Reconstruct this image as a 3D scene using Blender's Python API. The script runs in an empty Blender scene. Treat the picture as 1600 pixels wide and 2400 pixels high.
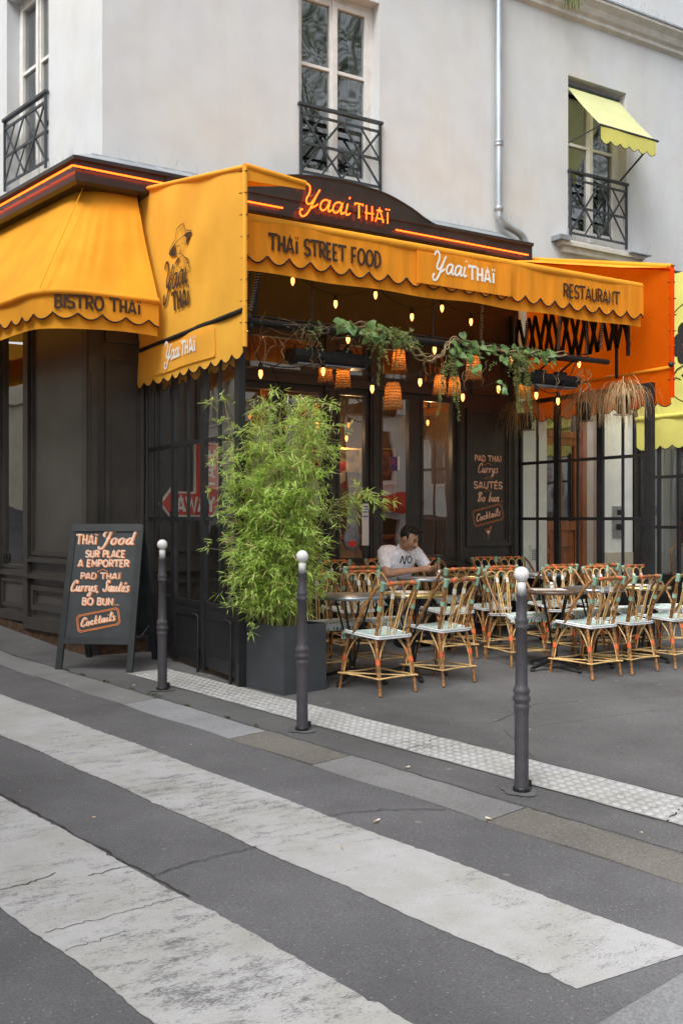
import bpy, bmesh, math, random
from mathutils import Vector, Matrix
from math import sin, cos, pi, radians
random.seed(7)
sc = bpy.context.scene
COL = sc.collection
# ---------------------------------------------------------------- camera, sky, sun, exposure
YAW = math.atan2(.5226, .8526)
cam = bpy.data.cameras.new('camera')
cam.sensor_fit = 'HORIZONTAL'; cam.sensor_width = 36
cam.lens = 36 * 2333 / 1600
cam.shift_y = 17 / 1600
cam.clip_start = .05; cam.clip_end = 500
camo = bpy.data.objects.new('camera', cam); COL.objects.link(camo)
camo.location = (0, 0, 1.444); camo.rotation_euler = (pi / 2, 0, -YAW)
sc.camera = camo
SUN_EL, SUN_AZ = radians(52), math.atan2(-.87, -.43)     # azimuth measured from +Y towards +X
w = bpy.data.worlds.new('World'); sc.world = w; w.use_nodes = True
nt = w.node_tree
sky = nt.nodes.new('ShaderNodeTexSky'); sky.sky_type = 'NISHITA'; sky.sun_disc = False
sky.sun_elevation = SUN_EL; sky.sun_rotation = SUN_AZ
sky.air_density = 1.0; sky.dust_density = 4.0; sky.ozone_density = 1.0
hs = nt.nodes.new('ShaderNodeHueSaturation'); hs.inputs['Saturation'].default_value = .22
nt.links.new(sky.outputs[0], hs.inputs['Color'])
nt.links.new(hs.outputs[0], nt.nodes['Background'].inputs['Color'])
nt.nodes['Background'].inputs['Strength'].default_value = .15
sun = bpy.data.lights.new('sun', 'SUN'); sun.energy = 1.1; sun.angle = radians(30); sun.color = (1, .995, .985)
suno = bpy.data.objects.new('sun', sun); COL.objects.link(suno)
sd = Vector((sin(SUN_AZ) * cos(SUN_EL), cos(SUN_AZ) * cos(SUN_EL), sin(SUN_EL)))
suno.rotation_euler = sd.to_track_quat('Z', 'Y').to_euler(); suno.location = sd * 40
vs = sc.view_settings
vs.view_transform = 'Standard'; vs.look = 'None'; vs.gamma = 1; vs.use_curve_mapping = False
vs.exposure = 1.0

# ---------------------------------------------------------------- helpers
def gz(x, y):                                            # the sloping street level
    s = -.187 * x + .982 * y
    return .0257 * (s - 3.26) + .05 * max(0, s - 9)
def sv(s, v, h=0):
    x, y = -.187 * s + .982 * v, .982 * s + .187 * v
    return Vector((x, y, gz(x, y) + h))
def V(*a): return Vector(a)

def mat(name, col, rough=.6, var=.15, scale=4, bump=0, bscale=60, metal=0, spec=.4, trans=0, stretch=(1, 1, 1), col2=None, fac=(.35, .65)):
    m = bpy.data.materials.new(name); m.use_nodes = True
    n, l = m.node_tree.nodes, m.node_tree.links
    p = n['Principled BSDF']
    tc = n.new('ShaderNodeTexCoord'); mp = n.new('ShaderNodeMapping')
    mp.inputs['Scale'].default_value = stretch
    l.new(tc.outputs['Object'], mp.inputs[0])
    no = n.new('ShaderNodeTexNoise'); no.inputs['Scale'].default_value = scale; no.inputs['Detail'].default_value = 6
    l.new(mp.outputs[0], no.inputs['Vector'])
    r = n.new('ShaderNodeValToRGB')
    r.color_ramp.elements[0].position, r.color_ramp.elements[1].position = fac
    c2 = col2 or [min(1, c * (1 + var)) for c in col]
    c1 = col if col2 else [c * (1 - var) for c in col]
    r.color_ramp.elements[0].color = (*c1, 1); r.color_ramp.elements[1].color = (*c2, 1)
    l.new(no.outputs['Fac'], r.inputs[0]); l.new(r.outputs[0], p.inputs['Base Color'])
    p.inputs['Roughness'].default_value = rough; p.inputs['Metallic'].default_value = metal
    p.inputs['Specular IOR Level'].default_value = spec
    if bump:
        b = n.new('ShaderNodeBump'); b.inputs['Strength'].default_value = bump; b.inputs['Distance'].default_value = .02
        n2 = n.new('ShaderNodeTexNoise'); n2.inputs['Scale'].default_value = bscale; n2.inputs['Detail'].default_value = 4
        l.new(mp.outputs[0], n2.inputs['Vector']); l.new(n2.outputs['Fac'], b.inputs['Height']); l.new(b.outputs[0], p.inputs['Normal'])
    if trans:
        t = n.new('ShaderNodeBsdfTranslucent'); mx = n.new('ShaderNodeMixShader'); mx.inputs[0].default_value = trans
        l.new(r.outputs[0], t.inputs['Color']); l.new(p.outputs[0], mx.inputs[1]); l.new(t.outputs[0], mx.inputs[2])
        l.new(mx.outputs[0], n['Material Output'].inputs[0])
    m['ramp'] = r.name
    return m
def emat(name, col, s):
    m = bpy.data.materials.new(name); m.use_nodes = True
    n, l = m.node_tree.nodes, m.node_tree.links
    e = n.new('ShaderNodeEmission'); e.inputs[0].default_value = (*col, 1); e.inputs[1].default_value = s
    l.new(e.outputs[0], n['Material Output'].inputs[0]); n.remove(n['Principled BSDF'])
    return m
def glassmat(name, tint=(.93, .95, .94), f0=.08, wave=.12, rough=0):
    m = bpy.data.materials.new(name); m.use_nodes = True
    n, l = m.node_tree.nodes, m.node_tree.links
    n.remove(n['Principled BSDF'])
    lw = n.new('ShaderNodeLayerWeight'); lw.inputs[0].default_value = .5
    pw = n.new('ShaderNodeMath'); pw.operation = 'POWER'; pw.inputs[1].default_value = 4.5; l.new(lw.outputs['Facing'], pw.inputs[0])
    f = n.new('ShaderNodeMath'); f.operation = 'MULTIPLY_ADD'; f.inputs[1].default_value = 1 - f0; f.inputs[2].default_value = f0; l.new(pw.outputs[0], f.inputs[0])
    t = n.new('ShaderNodeBsdfTransparent'); t.inputs[0].default_value = (*tint, 1)
    g = n.new('ShaderNodeBsdfGlossy'); g.inputs['Roughness'].default_value = rough; g.inputs[0].default_value = (1, 1, 1, 1)
    # the panes are not perfectly flat: a very gentle waviness in the reflection
    tc = n.new('ShaderNodeTexCoord'); no = n.new('ShaderNodeTexNoise'); no.inputs['Scale'].default_value = 1.6; no.inputs['Detail'].default_value = 1
    b = n.new('ShaderNodeBump'); b.inputs['Strength'].default_value = wave; b.inputs['Distance'].default_value = .03
    l.new(tc.outputs['Object'], no.inputs['Vector']); l.new(no.outputs['Fac'], b.inputs['Height']); l.new(b.outputs[0], g.inputs['Normal'])
    mx = n.new('ShaderNodeMixShader'); l.new(f.outputs[0], mx.inputs[0]); l.new(t.outputs[0], mx.inputs[1]); l.new(g.outputs[0], mx.inputs[2])
    l.new(mx.outputs[0], n['Material Output'].inputs[0])
    return m

class MB:
    def __init__(s): s.v, s.f, s.mi = [], [], 0; s.fm = []; s.sm = []
    def add(s, vs, fs, smooth=False):
        o = len(s.v); s.v += [Vector(v) for v in vs]
        for f in fs: s.f.append([i + o for i in f]); s.fm.append(s.mi); s.sm.append(smooth)
        return s
    def quad(s, *p): return s.add(p, [list(range(len(p)))])
    def hexa(s, p): return s.add(p, [(0, 3, 2, 1), (4, 5, 6, 7), (0, 1, 5, 4), (1, 2, 6, 5), (2, 3, 7, 6), (3, 0, 4, 7)])
    def box(s, x0, x1, y0, y1, z0, z1, M=None):
        p = [V(x0, y0, z0), V(x1, y0, z0), V(x1, y1, z0), V(x0, y1, z0), V(x0, y0, z1), V(x1, y0, z1), V(x1, y1, z1), V(x0, y1, z1)]
        if M is not None: p = [M @ q for q in p]
        return s.hexa(p)
    def bar(s, a, b, wx, wy, up=(0, 0, 1)):              # rectangular bar a->b
        a, b = Vector(a), Vector(b); d = (b - a).normalized(); up = Vector(up)
        if abs(d.dot(up)) > .98: up = V(1, 0, 0)
        sx = d.cross(up).normalized() * wx / 2; sy = sx.cross(d).normalized() * wy / 2
        return s.hexa([a - sx - sy, a + sx - sy, a + sx + sy, a - sx + sy, b - sx - sy, b + sx - sy, b + sx + sy, b - sx + sy])
    def prism(s, poly, ext):
        n = len(poly); e = Vector(ext); p = [Vector(q) for q in poly]
        return s.add(p + [q + e for q in p], [list(range(n))[::-1], list(range(n, 2 * n))] + [(i, (i + 1) % n, n + (i + 1) % n, n + i) for i in range(n)])
    def tube(s, pts, r, n=8, closed=False, cap=True, flat=1, fdir=None):
        P = [Vector(p) for p in pts]; k = len(P)
        R = r if hasattr(r, '__len__') else [r] * k
        vs, fs = [], []; ref = None
        for i in range(k):
            a = P[i - 1] if (i or closed) else P[i]; b = P[(i + 1) % k] if (i < k - 1 or closed) else P[i]
            d = (b - a).normalized() if (b - a).length > 1e-9 else V(0, 0, 1)
            if ref is None:
                ref = V(0, 0, 1) if abs(d.z) < .9 else V(1, 0, 0)
                if fdir is not None: ref = Vector(fdir)
            x = ref - d * ref.dot(d)
            if x.length < 1e-6: x = d.orthogonal()
            x.normalize(); y = d.cross(x)
            if fdir is None: ref = x
            for j in range(n):
                t = 2 * pi * j / n
                vs.append(P[i] + (x * cos(t) * flat + y * sin(t)) * R[i])
        for i in range(k if closed else k - 1):
            for j in range(n):
                a, b = i * n + j, i * n + (j + 1) % n; c, d2 = ((i + 1) % k) * n + (j + 1) % n, ((i + 1) % k) * n + j
                fs.append((a, b, c, d2))
        s.add(vs, fs, True)
        if cap and not closed: s.add(vs[:n], [list(range(n))[::-1]]); s.add(vs[-n:], [list(range(n))])
        return s
    def lathe(s, prof, o=(0, 0, 0), n=20, M=None, smooth=True):
        vs, fs = [], []; o = Vector(o)
        for r, z in prof:
            for j in range(n):
                t = 2 * pi * j / n; q = V(r * cos(t), r * sin(t), z)
                vs.append((M @ q if M is not None else q) + o)
        for i in range(len(prof) - 1):
            for j in range(n):
                fs.append((i * n + j, i * n + (j + 1) % n, (i + 1) * n + (j + 1) % n, (i + 1) * n + j))
        fs.append(list(range(n))[::-1]); fs.append([(len(prof) - 1) * n + j for j in range(n)])
        return s.add(vs, fs, smooth)
    def ball(s, c, r, n=14, sc_=(1, 1, 1), M=None):
        c = Vector(c); vs, fs = [], []; m = n // 2
        for i in range(m + 1):
            ph = pi * i / m
            for j in range(n):
                t = 2 * pi * j / n; q = V(r * sin(ph) * cos(t) * sc_[0], r * sin(ph) * sin(t) * sc_[1], r * cos(ph) * sc_[2])
                vs.append((M @ q if M is not None else q) + c)
        for i in range(m):
            for j in range(n): fs.append((i * n + j, (i + 1) * n + j, (i + 1) * n + (j + 1) % n, i * n + (j + 1) % n))
        return s.add(vs, fs, True)
    def grid(s, nu, nv, fn, smooth=True):
        vs = [fn(i / nu, j / nv) for j in range(nv + 1) for i in range(nu + 1)]
        fs = [(j * (nu + 1) + i, j * (nu + 1) + i + 1, (j + 1) * (nu + 1) + i + 1, (j + 1) * (nu + 1) + i) for j in range(nv) for i in range(nu)]
        return s.add(vs, fs, smooth)
    def build(s, name, m, parent=None, local=False, merge=False):
        off = V(0, 0, 0)
        if parent is not None and not local: off = origin(parent)
        me = bpy.data.meshes.new(name)
        me.from_pydata([v - off for v in s.v], [], s.f)
        ms = m if isinstance(m, (list, tuple)) else [m]
        for x in ms: me.materials.append(x)
        for p, i, sm in zip(me.polygons, s.fm, s.sm): p.material_index = i; p.use_smooth = sm
        bm = bmesh.new(); bm.from_mesh(me)
        if merge: bmesh.ops.remove_doubles(bm, verts=bm.verts, dist=.0005)
        big = [f for f in bm.faces if len(f.verts) > 4]
        if big: bmesh.ops.triangulate(bm, faces=big)
        bm.to_mesh(me); bm.free(); me.update()
        o = bpy.data.objects.new(name, me); COL.objects.link(o)
        if parent is not None: o.parent = parent
        return o
ORG = {}
def origin(o):
    v = V(0, 0, 0)
    while o is not None: v = v + o.location; o = o.parent
    return v
def tag(o, label=None, cat=None, group=None, kind=None):
    if label: o['label'] = label
    if cat: o['category'] = cat
    if group: o['group'] = group
    if kind: o['kind'] = kind
    return o
def thing(name, label, cat, loc=(0, 0, 0), rotz=0, group=None):
    o = bpy.data.objects.new(name, None); COL.objects.link(o); o.empty_display_size = .1
    o.location = loc; o.rotation_euler = (0, 0, rotz)
    return tag(o, label, cat, group)
def kids(o): return [c for c in bpy.data.objects if c.parent == o]
def copy_tree(o, loc, rotz, label, group=None):
    r = o.copy(); COL.objects.link(r); r.location = loc; r.rotation_euler = (0, 0, rotz); r['label'] = label
    if group: r['group'] = group
    for ch in KIDS(o):
        c = ch.copy(); COL.objects.link(c); c.parent = r
        for g in KIDS(ch):
            d = g.copy(); COL.objects.link(d); d.parent = c
    return r
_kc = {}
def KIDS(o):
    if o.name not in _kc: _kc[o.name] = kids(o)
    return _kc[o.name]
def struct(mb, name, m): return tag(mb.build(name, m), kind='structure')

def crv(P, n=8, closed=False):                           # Catmull-Rom
    P = [Vector(p) for p in P]; k = len(P); out = []
    for i in range(k if closed else k - 1):
        a = P[(i - 1) % k] if (closed or i) else P[i]; b = P[i]; c = P[(i + 1) % k]
        d = P[(i + 2) % k] if (closed or i < k - 2) else P[(i + 1) % k]
        for j in range(n):
            t = j / n
            out.append(.5 * ((2 * b) + (c - a) * t + (2 * a - 5 * b + 4 * c - d) * t * t + (3 * b - a - 3 * c + d) * t ** 3))
    if not closed: out.append(P[-1])
    return out

# ---------------------------------------------------------------- lettering: single-stroke alphabets
def arc(cx, cy, rx, ry, a0, a1, n=10): return [(cx + rx * cos(radians(a0 + (a1 - a0) * i / n)), cy + ry * sin(radians(a0 + (a1 - a0) * i / n))) for i in range(n + 1)]
CAPS = {
 'T': (.62, [[(0, .86), (0, 1), (.6, 1), (.6, .9)], [(.3, 1), (.3, 0)]]),
 'H': (.62, [[(.08, 0), (.08, 1)], [(.52, 1), (.52, 0)], [(-.02, .47), (.62, .47)]]),
 'A': (.62, [[(0, 0), (.3, 1), (.6, 0)], [(.1, .8), (.5, .8)], [(.08, .24), (.52, .24)]]),
 'Ï': (.3, [[(.15, 0), (.15, .78)], [(0, .99), (.09, .99)], [(.21, .99), (.3, .99)]]),
 'I': (.16, [[(.08, 0), (.08, 1)]]),
 'S': (.5, [arc(.25, .74, .24, .26, 20, 270, 12) + arc(.25, .24, .24, .24, 90, -165, 12)]),
 'R': (.56, [[(.06, 0), (.06, 1), (.3, 1)] + arc(.3, .74, .22, .26, 80, -90) + [(.06, .48)], [(.28, .48), (.54, 0)]]),
 'P': (.52, [[(.06, 0), (.06, 1), (.3, 1)] + arc(.3, .74, .22, .26, 80, -90) + [(.06, .48)]]),
 'B': (.56, [[(.06, 0), (.06, 1), (.28, 1)] + arc(.28, .77, .2, .23, 80, -90) + [(.06, .54)], [(.28, .54)] + arc(.28, .27, .24, .27, 80, -90) + [(.06, 0)]]),
 'D': (.6, [[(.06, 0), (.06, 1), (.22, 1)] + arc(.22, .5, .34, .5, 80, -80) + [(.22, 0), (.0, 0)]]),
 'E': (.5, [[(.46, 1), (.06, 1), (.06, 0), (.46, 0)], [(.06, .5), (.4, .5)]]),
 'É': (.5, [[(.46, 1), (.06, 1), (.06, 0), (.46, 0)], [(.06, .5), (.4, .5)], [(.2, 1.12), (.34, 1.26)]]),
 'F': (.5, [[(.48, 1), (.06, 1), (.06, 0)], [(.06, .5), (.42, .5)]]),
 'O': (.7, [arc(.35, .5, .32, .5, 90, 450, 24)]),
 'U': (.6, [[(.06, 1), (.06, .3)] + arc(.3, .27, .24, .27, 180, 360, 12) + [(.54, .3), (.54, 1)]]),
 'C': (.56, [arc(.32, .5, .29, .5, 50, 310, 18)]),
 'L': (.46, [[(.06, 1), (.06, 0), (.44, 0)]]),
 'M': (.72, [[(.06, 0), (.06, 1), (.36, .35), (.66, 1), (.66, 0)]]),
 'N': (.62, [[(.06, 0), (.06, 1), (.54, 0), (.54, 1)]]),
 'W': (.86, [[(0, 1), (.22, 0), (.43, .8), (.64, 0), (.86, 1)]]),
 'Y': (.6, [[(0, 1), (.3, .5), (.6, 1)], [(.3, .5), (.3, 0)]]),
 'K': (.56, [[(.06, 0), (.06, 1)], [(.52, 1), (.1, .5), (.54, 0)]]),
 '.': (.16, [[(.03, 0), (.11, 0)]]), ' ': (.32, []),
}
SCR = {
 'a': (.5, [[(.42, .42), (.28, .5), (.1, .4), (.04, .16), (.14, .02), (.3, .12), (.42, .42)], [(.44, .5), (.4, .15), (.45, .02), (.56, .12)]]),
 'i': (.24, [[(.1, .5), (.07, .13), (.14, .02), (.26, .12)], [(.15, .74), (.17, .8)]]),
 'o': (.46, [[(.25, .5), (.08, .38), (.05, .14), (.2, .0), (.36, .12), (.38, .36), (.25, .5), (.36, .4), (.5, .42)]]),
 'd': (.52, [[(.42, .42), (.28, .5), (.1, .4), (.04, .16), (.14, .02), (.3, .12), (.42, .42)], [(.66, 1.0), (.56, 1.1), (.46, .9), (.4, .15), (.45, .02), (.56, .12)]]),
 'u': (.48, [[(.05, .5), (.02, .15), (.12, .02), (.26, .14), (.38, .5)], [(.38, .5), (.35, .13), (.41, .02), (.52, .12)]]),
 'r': (.36, [[(.07, .52), (.05, .0)], [(.06, .25), (.16, .45), (.28, .46), (.3, .38)]]),
 'y': (.46, [[(.05, .5), (.03, .15), (.13, .02), (.27, .14), (.38, .5)], [(.38, .5), (.34, 0), (.24, -.38), (.08, -.42), (.04, -.28), (.2, -.1), (.5, .12)]]),
 's': (.34, [[(.3, .44), (.18, .52), (.1, .4), (.26, .22), (.22, .04), (.08, .0), (.0, .1)]]),
 't': (.3, [[(.14, .88), (.08, .15), (.15, .02), (.28, .12)], [(-.02, .55), (.28, .6)]]),
 'é': (.38, [[(.06, .2), (.3, .3), (.32, .45), (.2, .5), (.07, .36), (.06, .12), (.18, .0), (.36, .12)], [(.2, .66), (.34, .84)]]),
 'k': (.4, [[(.14, 1.0), (.04, 0)], [(.07, .25), (.24, .48), (.32, .4), (.12, .27), (.26, .04), (.38, .1)]]),
 'l': (.26, [[(.03, .2), (.25, .8), (.2, 1.02), (.1, .85), (.07, .15), (.14, .02), (.26, .12)]]),
 'c': (.36, [[(.32, .4), (.2, .5), (.06, .36), (.06, .12), (.18, .0), (.36, .12)]]),
 'n': (.48, [[(.06, .5), (.04, 0)], [(.05, .3), (.2, .5), (.31, .42), (.28, .12), (.35, .02), (.46, .12)]]),
 'b': (.42, [[(.16, 1.), (.06, .15), (.16, .0), (.32, .1), (.34, .36), (.22, .48), (.08, .33)]]),
 'Y': (.62, [[(-.12, .82), (-.06, .98), (.06, 1.02), (.19, .9), (.19, .62), (.1, .38), (.14, .2), (.28, .2), (.42, .42), (.62, .86)], [(.52, .64), (.34, .1), (.18, -.26), (.02, -.38), (-.1, -.28), (-.08, -.1), (.0, -.1)], [(.3, .0), (.5, .14), (.6, .24)]]),
 'C': (.56, [[(.56, .72), (.58, .92), (.42, 1.0), (.18, .78), (.06, .35), (.16, .03), (.4, .03), (.58, .18)]]),
 'F': (.58, [[(.12, .6), (.02, .72), (.08, .92), (.28, 1.), (.8, 1.)], [(.5, 1.), (.4, .4), (.28, -.1), (.1, -.34), (-.08, -.28), (-.1, -.14)], [(.26, .46), (.56, .5)]]),
 'S': (.5, [[(.48, .78), (.48, .96), (.34, 1.02), (.2, .84), (.3, .58), (.36, .26), (.22, .02), (.04, .08), (.0, .26)]]),
 'B': (.54, [[(.24, .95), (.12, .02)], [(.02, .7), (.12, .95), (.38, 1.02), (.48, .82), (.22, .54), (.46, .42), (.42, .1), (.2, .0), (.02, .1)]]),
 ',': (.2, [[(.1, .05), (.0, -.14)]]), ' ': (.3, []), '.': (.13, [[(.02, .02), (.07, .02)]]),
}
def strokes(text, font, h, gap=.12, slant=0):
    x, out = 0, []
    F = SCR if font == 'script' else CAPS
    for ch in text:
        adv, st = F[ch]
        for s_ in st:
            q = [V(px + (slant * py), py, 0) for px, py in s_]
            if font == 'script': q = crv(q, 5)
            out.append([((p.x + x) * h, p.y * h) for p in q])
        x += adv + (gap if font != 'script' else gap)
    return out, (x - gap) * h
def ribbon(mb, pts, wd, mp, lift, wfn=None):
    P = [Vector((p[0], p[1])) for p in pts]
    P = [p for i, p in enumerate(P) if i == 0 or (p - P[i - 1]).length > 1e-5]
    n = len(P); L, R = [], []
    if n < 2: return
    cl = (P[0] - P[-1]).length < 1e-4
    for i in range(n):
        a = P[i] - P[i - 1] if i else (P[-1] - P[-2] if cl else P[1] - P[0])
        b = P[i + 1] - P[i] if i < n - 1 else (P[1] - P[0] if cl else P[-1] - P[-2])
        a = a.normalized(); b = b.normalized(); na = Vector((-a.y, a.x)); nb = Vector((-b.y, b.x))
        m = (na + nb)
        m = m.normalized() if m.length > .2 else na
        k = min(1.8, 1 / max(.4, m.dot(na)))
        ww = wd * (wfn(P[i], b) if wfn else 1)
        L.append(P[i] + m * ww / 2 * k); R.append(P[i] - m * ww / 2 * k)
    vs = [mp(p.x, p.y, lift) for p in L] + [mp(p.x, p.y, lift) for p in R]
    mb.add(vs, [(i, n + i, n + i + 1, i + 1) for i in range(n - 1)])
def write(mb, text, font, mp, h, wd, gap=.12, slant=0, align='c', x=0, y=0, lift=.004, rot=0, fitw=None, wfn=None):
    st, W = strokes(text, font, h, gap, slant)
    sx = fitw / W if fitw else 1
    W *= sx
    x0 = x - (W / 2 if align == 'c' else 0)
    c, s = cos(rot), sin(rot)
    for i, q in enumerate(st):
        q = [(p[0] * sx, p[1]) for p in q]
        if rot: q = [((p[0] - W / 2) * c - p[1] * s + W / 2, (p[0] - W / 2) * s + p[1] * c) for p in q]
        ribbon(mb, [(p[0] + x0, p[1] + y) for p in q], wd, mp, lift + .00035 * (i % 5), wfn)
    return W
def plane_map(o, u, v, n):
    o, u, v, n = map(Vector, (o, u, v, n))
    return lambda a, b, c: o + u * a + v * b + n * c
def fill(mb, poly, mp, lift):
    mb.add([mp(p[0], p[1], lift) for p in poly], [list(range(len(poly)))])
BRUSH = lambda p, d: .55 + .75 * abs(d.y)                # broad-nib weight: thick uprights, thin joins
# ---------------------------------------------------------------- materials
def asphalt(name, base, agg=.5, sc_=1.0, tint=(1, 1, 1.04)):
    m = bpy.data.materials.new(name); m.use_nodes = True
    n, l = m.node_tree.nodes, m.node_tree.links; p = n['Principled BSDF']
    tc = n.new('ShaderNodeTexCoord')
    a = n.new('ShaderNodeTexNoise'); a.inputs['Scale'].default_value = .7 * sc_; a.inputs['Detail'].default_value = 8; a.inputs['Roughness'].default_value = .65
    b = n.new('ShaderNodeTexNoise'); b.inputs['Scale'].default_value = 110 * sc_; b.inputs['Detail'].default_value = 3
    v = n.new('ShaderNodeTexVoronoi'); v.inputs['Scale'].default_value = 62 * sc_
    v2 = n.new('ShaderNodeTexVoronoi'); v2.inputs['Scale'].default_value = 4.1 * sc_
    for q in (a, b, v, v2): l.new(tc.outputs['Object'], q.inputs['Vector'])
    r = n.new('ShaderNodeValToRGB'); e = r.color_ramp.elements
    e[0].position, e[1].position = .3, .72
    e[0].color = (*[base * .64 * t for t in tint], 1); e[1].color = (*[base * 1.33 * t for t in tint], 1)
    l.new(a.outputs['Fac'], r.inputs[0])
    r2 = n.new('ShaderNodeValToRGB'); e = r2.color_ramp.elements
    e[0].position, e[1].position = .35, .75; e[0].color = (.8, .8, .8, 1); e[1].color = (1.22, 1.22, 1.22, 1)
    l.new(b.outputs['Fac'], r2.inputs[0])
    mu = n.new('ShaderNodeMix'); mu.data_type = 'RGBA'; mu.blend_type = 'MULTIPLY'; mu.inputs[0].default_value = 1
    l.new(r.outputs[0], mu.inputs[6]); l.new(r2.outputs[0], mu.inputs[7])
    # pale stone chips: only some of the cells carry one
    lt = n.new('ShaderNodeMath'); lt.operation = 'LESS_THAN'; lt.inputs[1].default_value = .2
    l.new(v.outputs['Distance'], lt.inputs[0])
    sp = n.new('ShaderNodeSeparateColor'); l.new(v.outputs['Color'], sp.inputs[0])
    gt = n.new('ShaderNodeMath'); gt.operation = 'GREATER_THAN'; gt.inputs[1].default_value = 1 - .3 * agg
    l.new(sp.outputs[0], gt.inputs[0])
    an = n.new('ShaderNodeMath'); an.operation = 'MULTIPLY'; l.new(lt.outputs[0], an.inputs[0]); l.new(gt.outputs[0], an.inputs[1])
    sp2 = n.new('ShaderNodeSeparateColor'); l.new(v2.outputs['Color'], sp2.inputs[0])
    an2 = n.new('ShaderNodeMath'); an2.operation = 'LESS_THAN'; an2.inputs[1].default_value = .075      # chewing-gum and paint spots
    l.new(v2.outputs['Distance'], an2.inputs[0])
    gt2 = n.new('ShaderNodeMath'); gt2.operation = 'GREATER_THAN'; gt2.inputs[1].default_value = .5; l.new(sp2.outputs[1], gt2.inputs[0])
    an3 = n.new('ShaderNodeMath'); an3.operation = 'MULTIPLY'; l.new(an2.outputs[0], an3.inputs[0]); l.new(gt2.outputs[0], an3.inputs[1])
    h3 = n.new('ShaderNodeMath'); h3.operation = 'MULTIPLY'; h3.inputs[1].default_value = .45; l.new(an3.outputs[0], h3.inputs[0])
    mxx = n.new('ShaderNodeMath'); mxx.operation = 'MAXIMUM'; l.new(an.outputs[0], mxx.inputs[0]); l.new(h3.outputs[0], mxx.inputs[1])
    mx = n.new('ShaderNodeMix'); mx.data_type = 'RGBA'; l.new(mxx.outputs[0], mx.inputs[0]); l.new(mu.outputs[2], mx.inputs[6]); mx.inputs[7].default_value = (.26, .25, .24, 1)
    l.new(mx.outputs[2], p.inputs['Base Color']); p.inputs['Roughness'].default_value = .85; p.inputs['Specular IOR Level'].default_value = .25
    bp = n.new('ShaderNodeBump'); bp.inputs['Strength'].default_value = .5; bp.inputs['Distance'].default_value = .006
    l.new(b.outputs['Fac'], bp.inputs['Height']); l.new(bp.outputs[0], p.inputs['Normal'])
    return m
def worn_paint(name, white=.46, under=.075, amount=.5, grain=60):
    m = bpy.data.materials.new(name); m.use_nodes = True
    n, l = m.node_tree.nodes, m.node_tree.links; p = n['Principled BSDF']
    tc = n.new('ShaderNodeTexCoord'); mp = n.new('ShaderNodeMapping'); mp.inputs['Rotation'].default_value = (0, 0, radians(-20)); mp.inputs['Scale'].default_value = (1, 2.6, 1)
    l.new(tc.outputs['Object'], mp.inputs[0])
    def noise(sc_, det, rgh, vec):
        q = n.new('ShaderNodeTexNoise'); q.inputs['Scale'].default_value = sc_; q.inputs['Detail'].default_value = det; q.inputs['Roughness'].default_value = rgh; l.new(vec, q.inputs['Vector']); return q
    def rng(src, a, b, c=0, d=1):
        q = n.new('ShaderNodeMapRange'); q.inputs['From Min'].default_value = a; q.inputs['From Max'].default_value = b; q.inputs['To Min'].default_value = c; q.inputs['To Max'].default_value = d; l.new(src, q.inputs['Value']); return q.outputs[0]
    def mth(op, a, b):
        q = n.new('ShaderNodeMath'); q.operation = op
        for i, x in enumerate((a, b)):
            if isinstance(x, (int, float)): q.inputs[i].default_value = x
            else: l.new(x, q.inputs[i])
        return q.outputs[0]
    O_ = tc.outputs['Object']; big = noise(1.1, 6, .6, O_); mid = noise(7, 6, .7, mp.outputs[0]); fine = noise(grain, 5, .8, mp.outputs[0]); vf = noise(190, 3, .7, O_); stn = noise(2.7, 6, .65, O_)
    # worn-through specks: finer and denser where the big noise says so, dragged along the wheels' direction
    thr = rng(big.outputs['Fac'], .35, .68, .36, .36 + .16 * amount)
    sp = mth('ADD', mth('MULTIPLY', fine.outputs['Fac'], .55), mth('MULTIPLY', mid.outputs['Fac'], .45))
    wear = rng(mth('SUBTRACT', sp, thr), -.03, .05)
    grainy = rng(vf.outputs['Fac'], .3, .7, .82, 1.1)
    wr = n.new('ShaderNodeValToRGB'); e = wr.color_ramp.elements; e[0].position, e[1].position = .33, .62
    e[0].color = (white * .80, white * .80, white * .73, 1); e[1].color = (white, white * .995, white * 1.01, 1); l.new(stn.outputs['Fac'], wr.inputs[0])
    ml = n.new('ShaderNodeVectorMath'); ml.operation = 'SCALE'; l.new(wr.outputs[0], ml.inputs[0]); l.new(grainy, ml.inputs['Scale'])
    mx = n.new('ShaderNodeMix'); mx.data_type = 'RGBA'; l.new(wear, mx.inputs[0]); mx.inputs[6].default_value = (under, under, under * 1.02, 1); l.new(ml.outputs[0], mx.inputs[7])
    l.new(mx.outputs[2], p.inputs['Base Color']); p.inputs['Roughness'].default_value = .8; p.inputs['Specular IOR Level'].default_value = .25
    bp = n.new('ShaderNodeBump'); bp.inputs['Strength'].default_value = .35; bp.inputs['Distance'].default_value = .004; l.new(fine.outputs['Fac'], bp.inputs['Height']); l.new(bp.outputs[0], p.inputs['Normal'])
    return m
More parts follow.
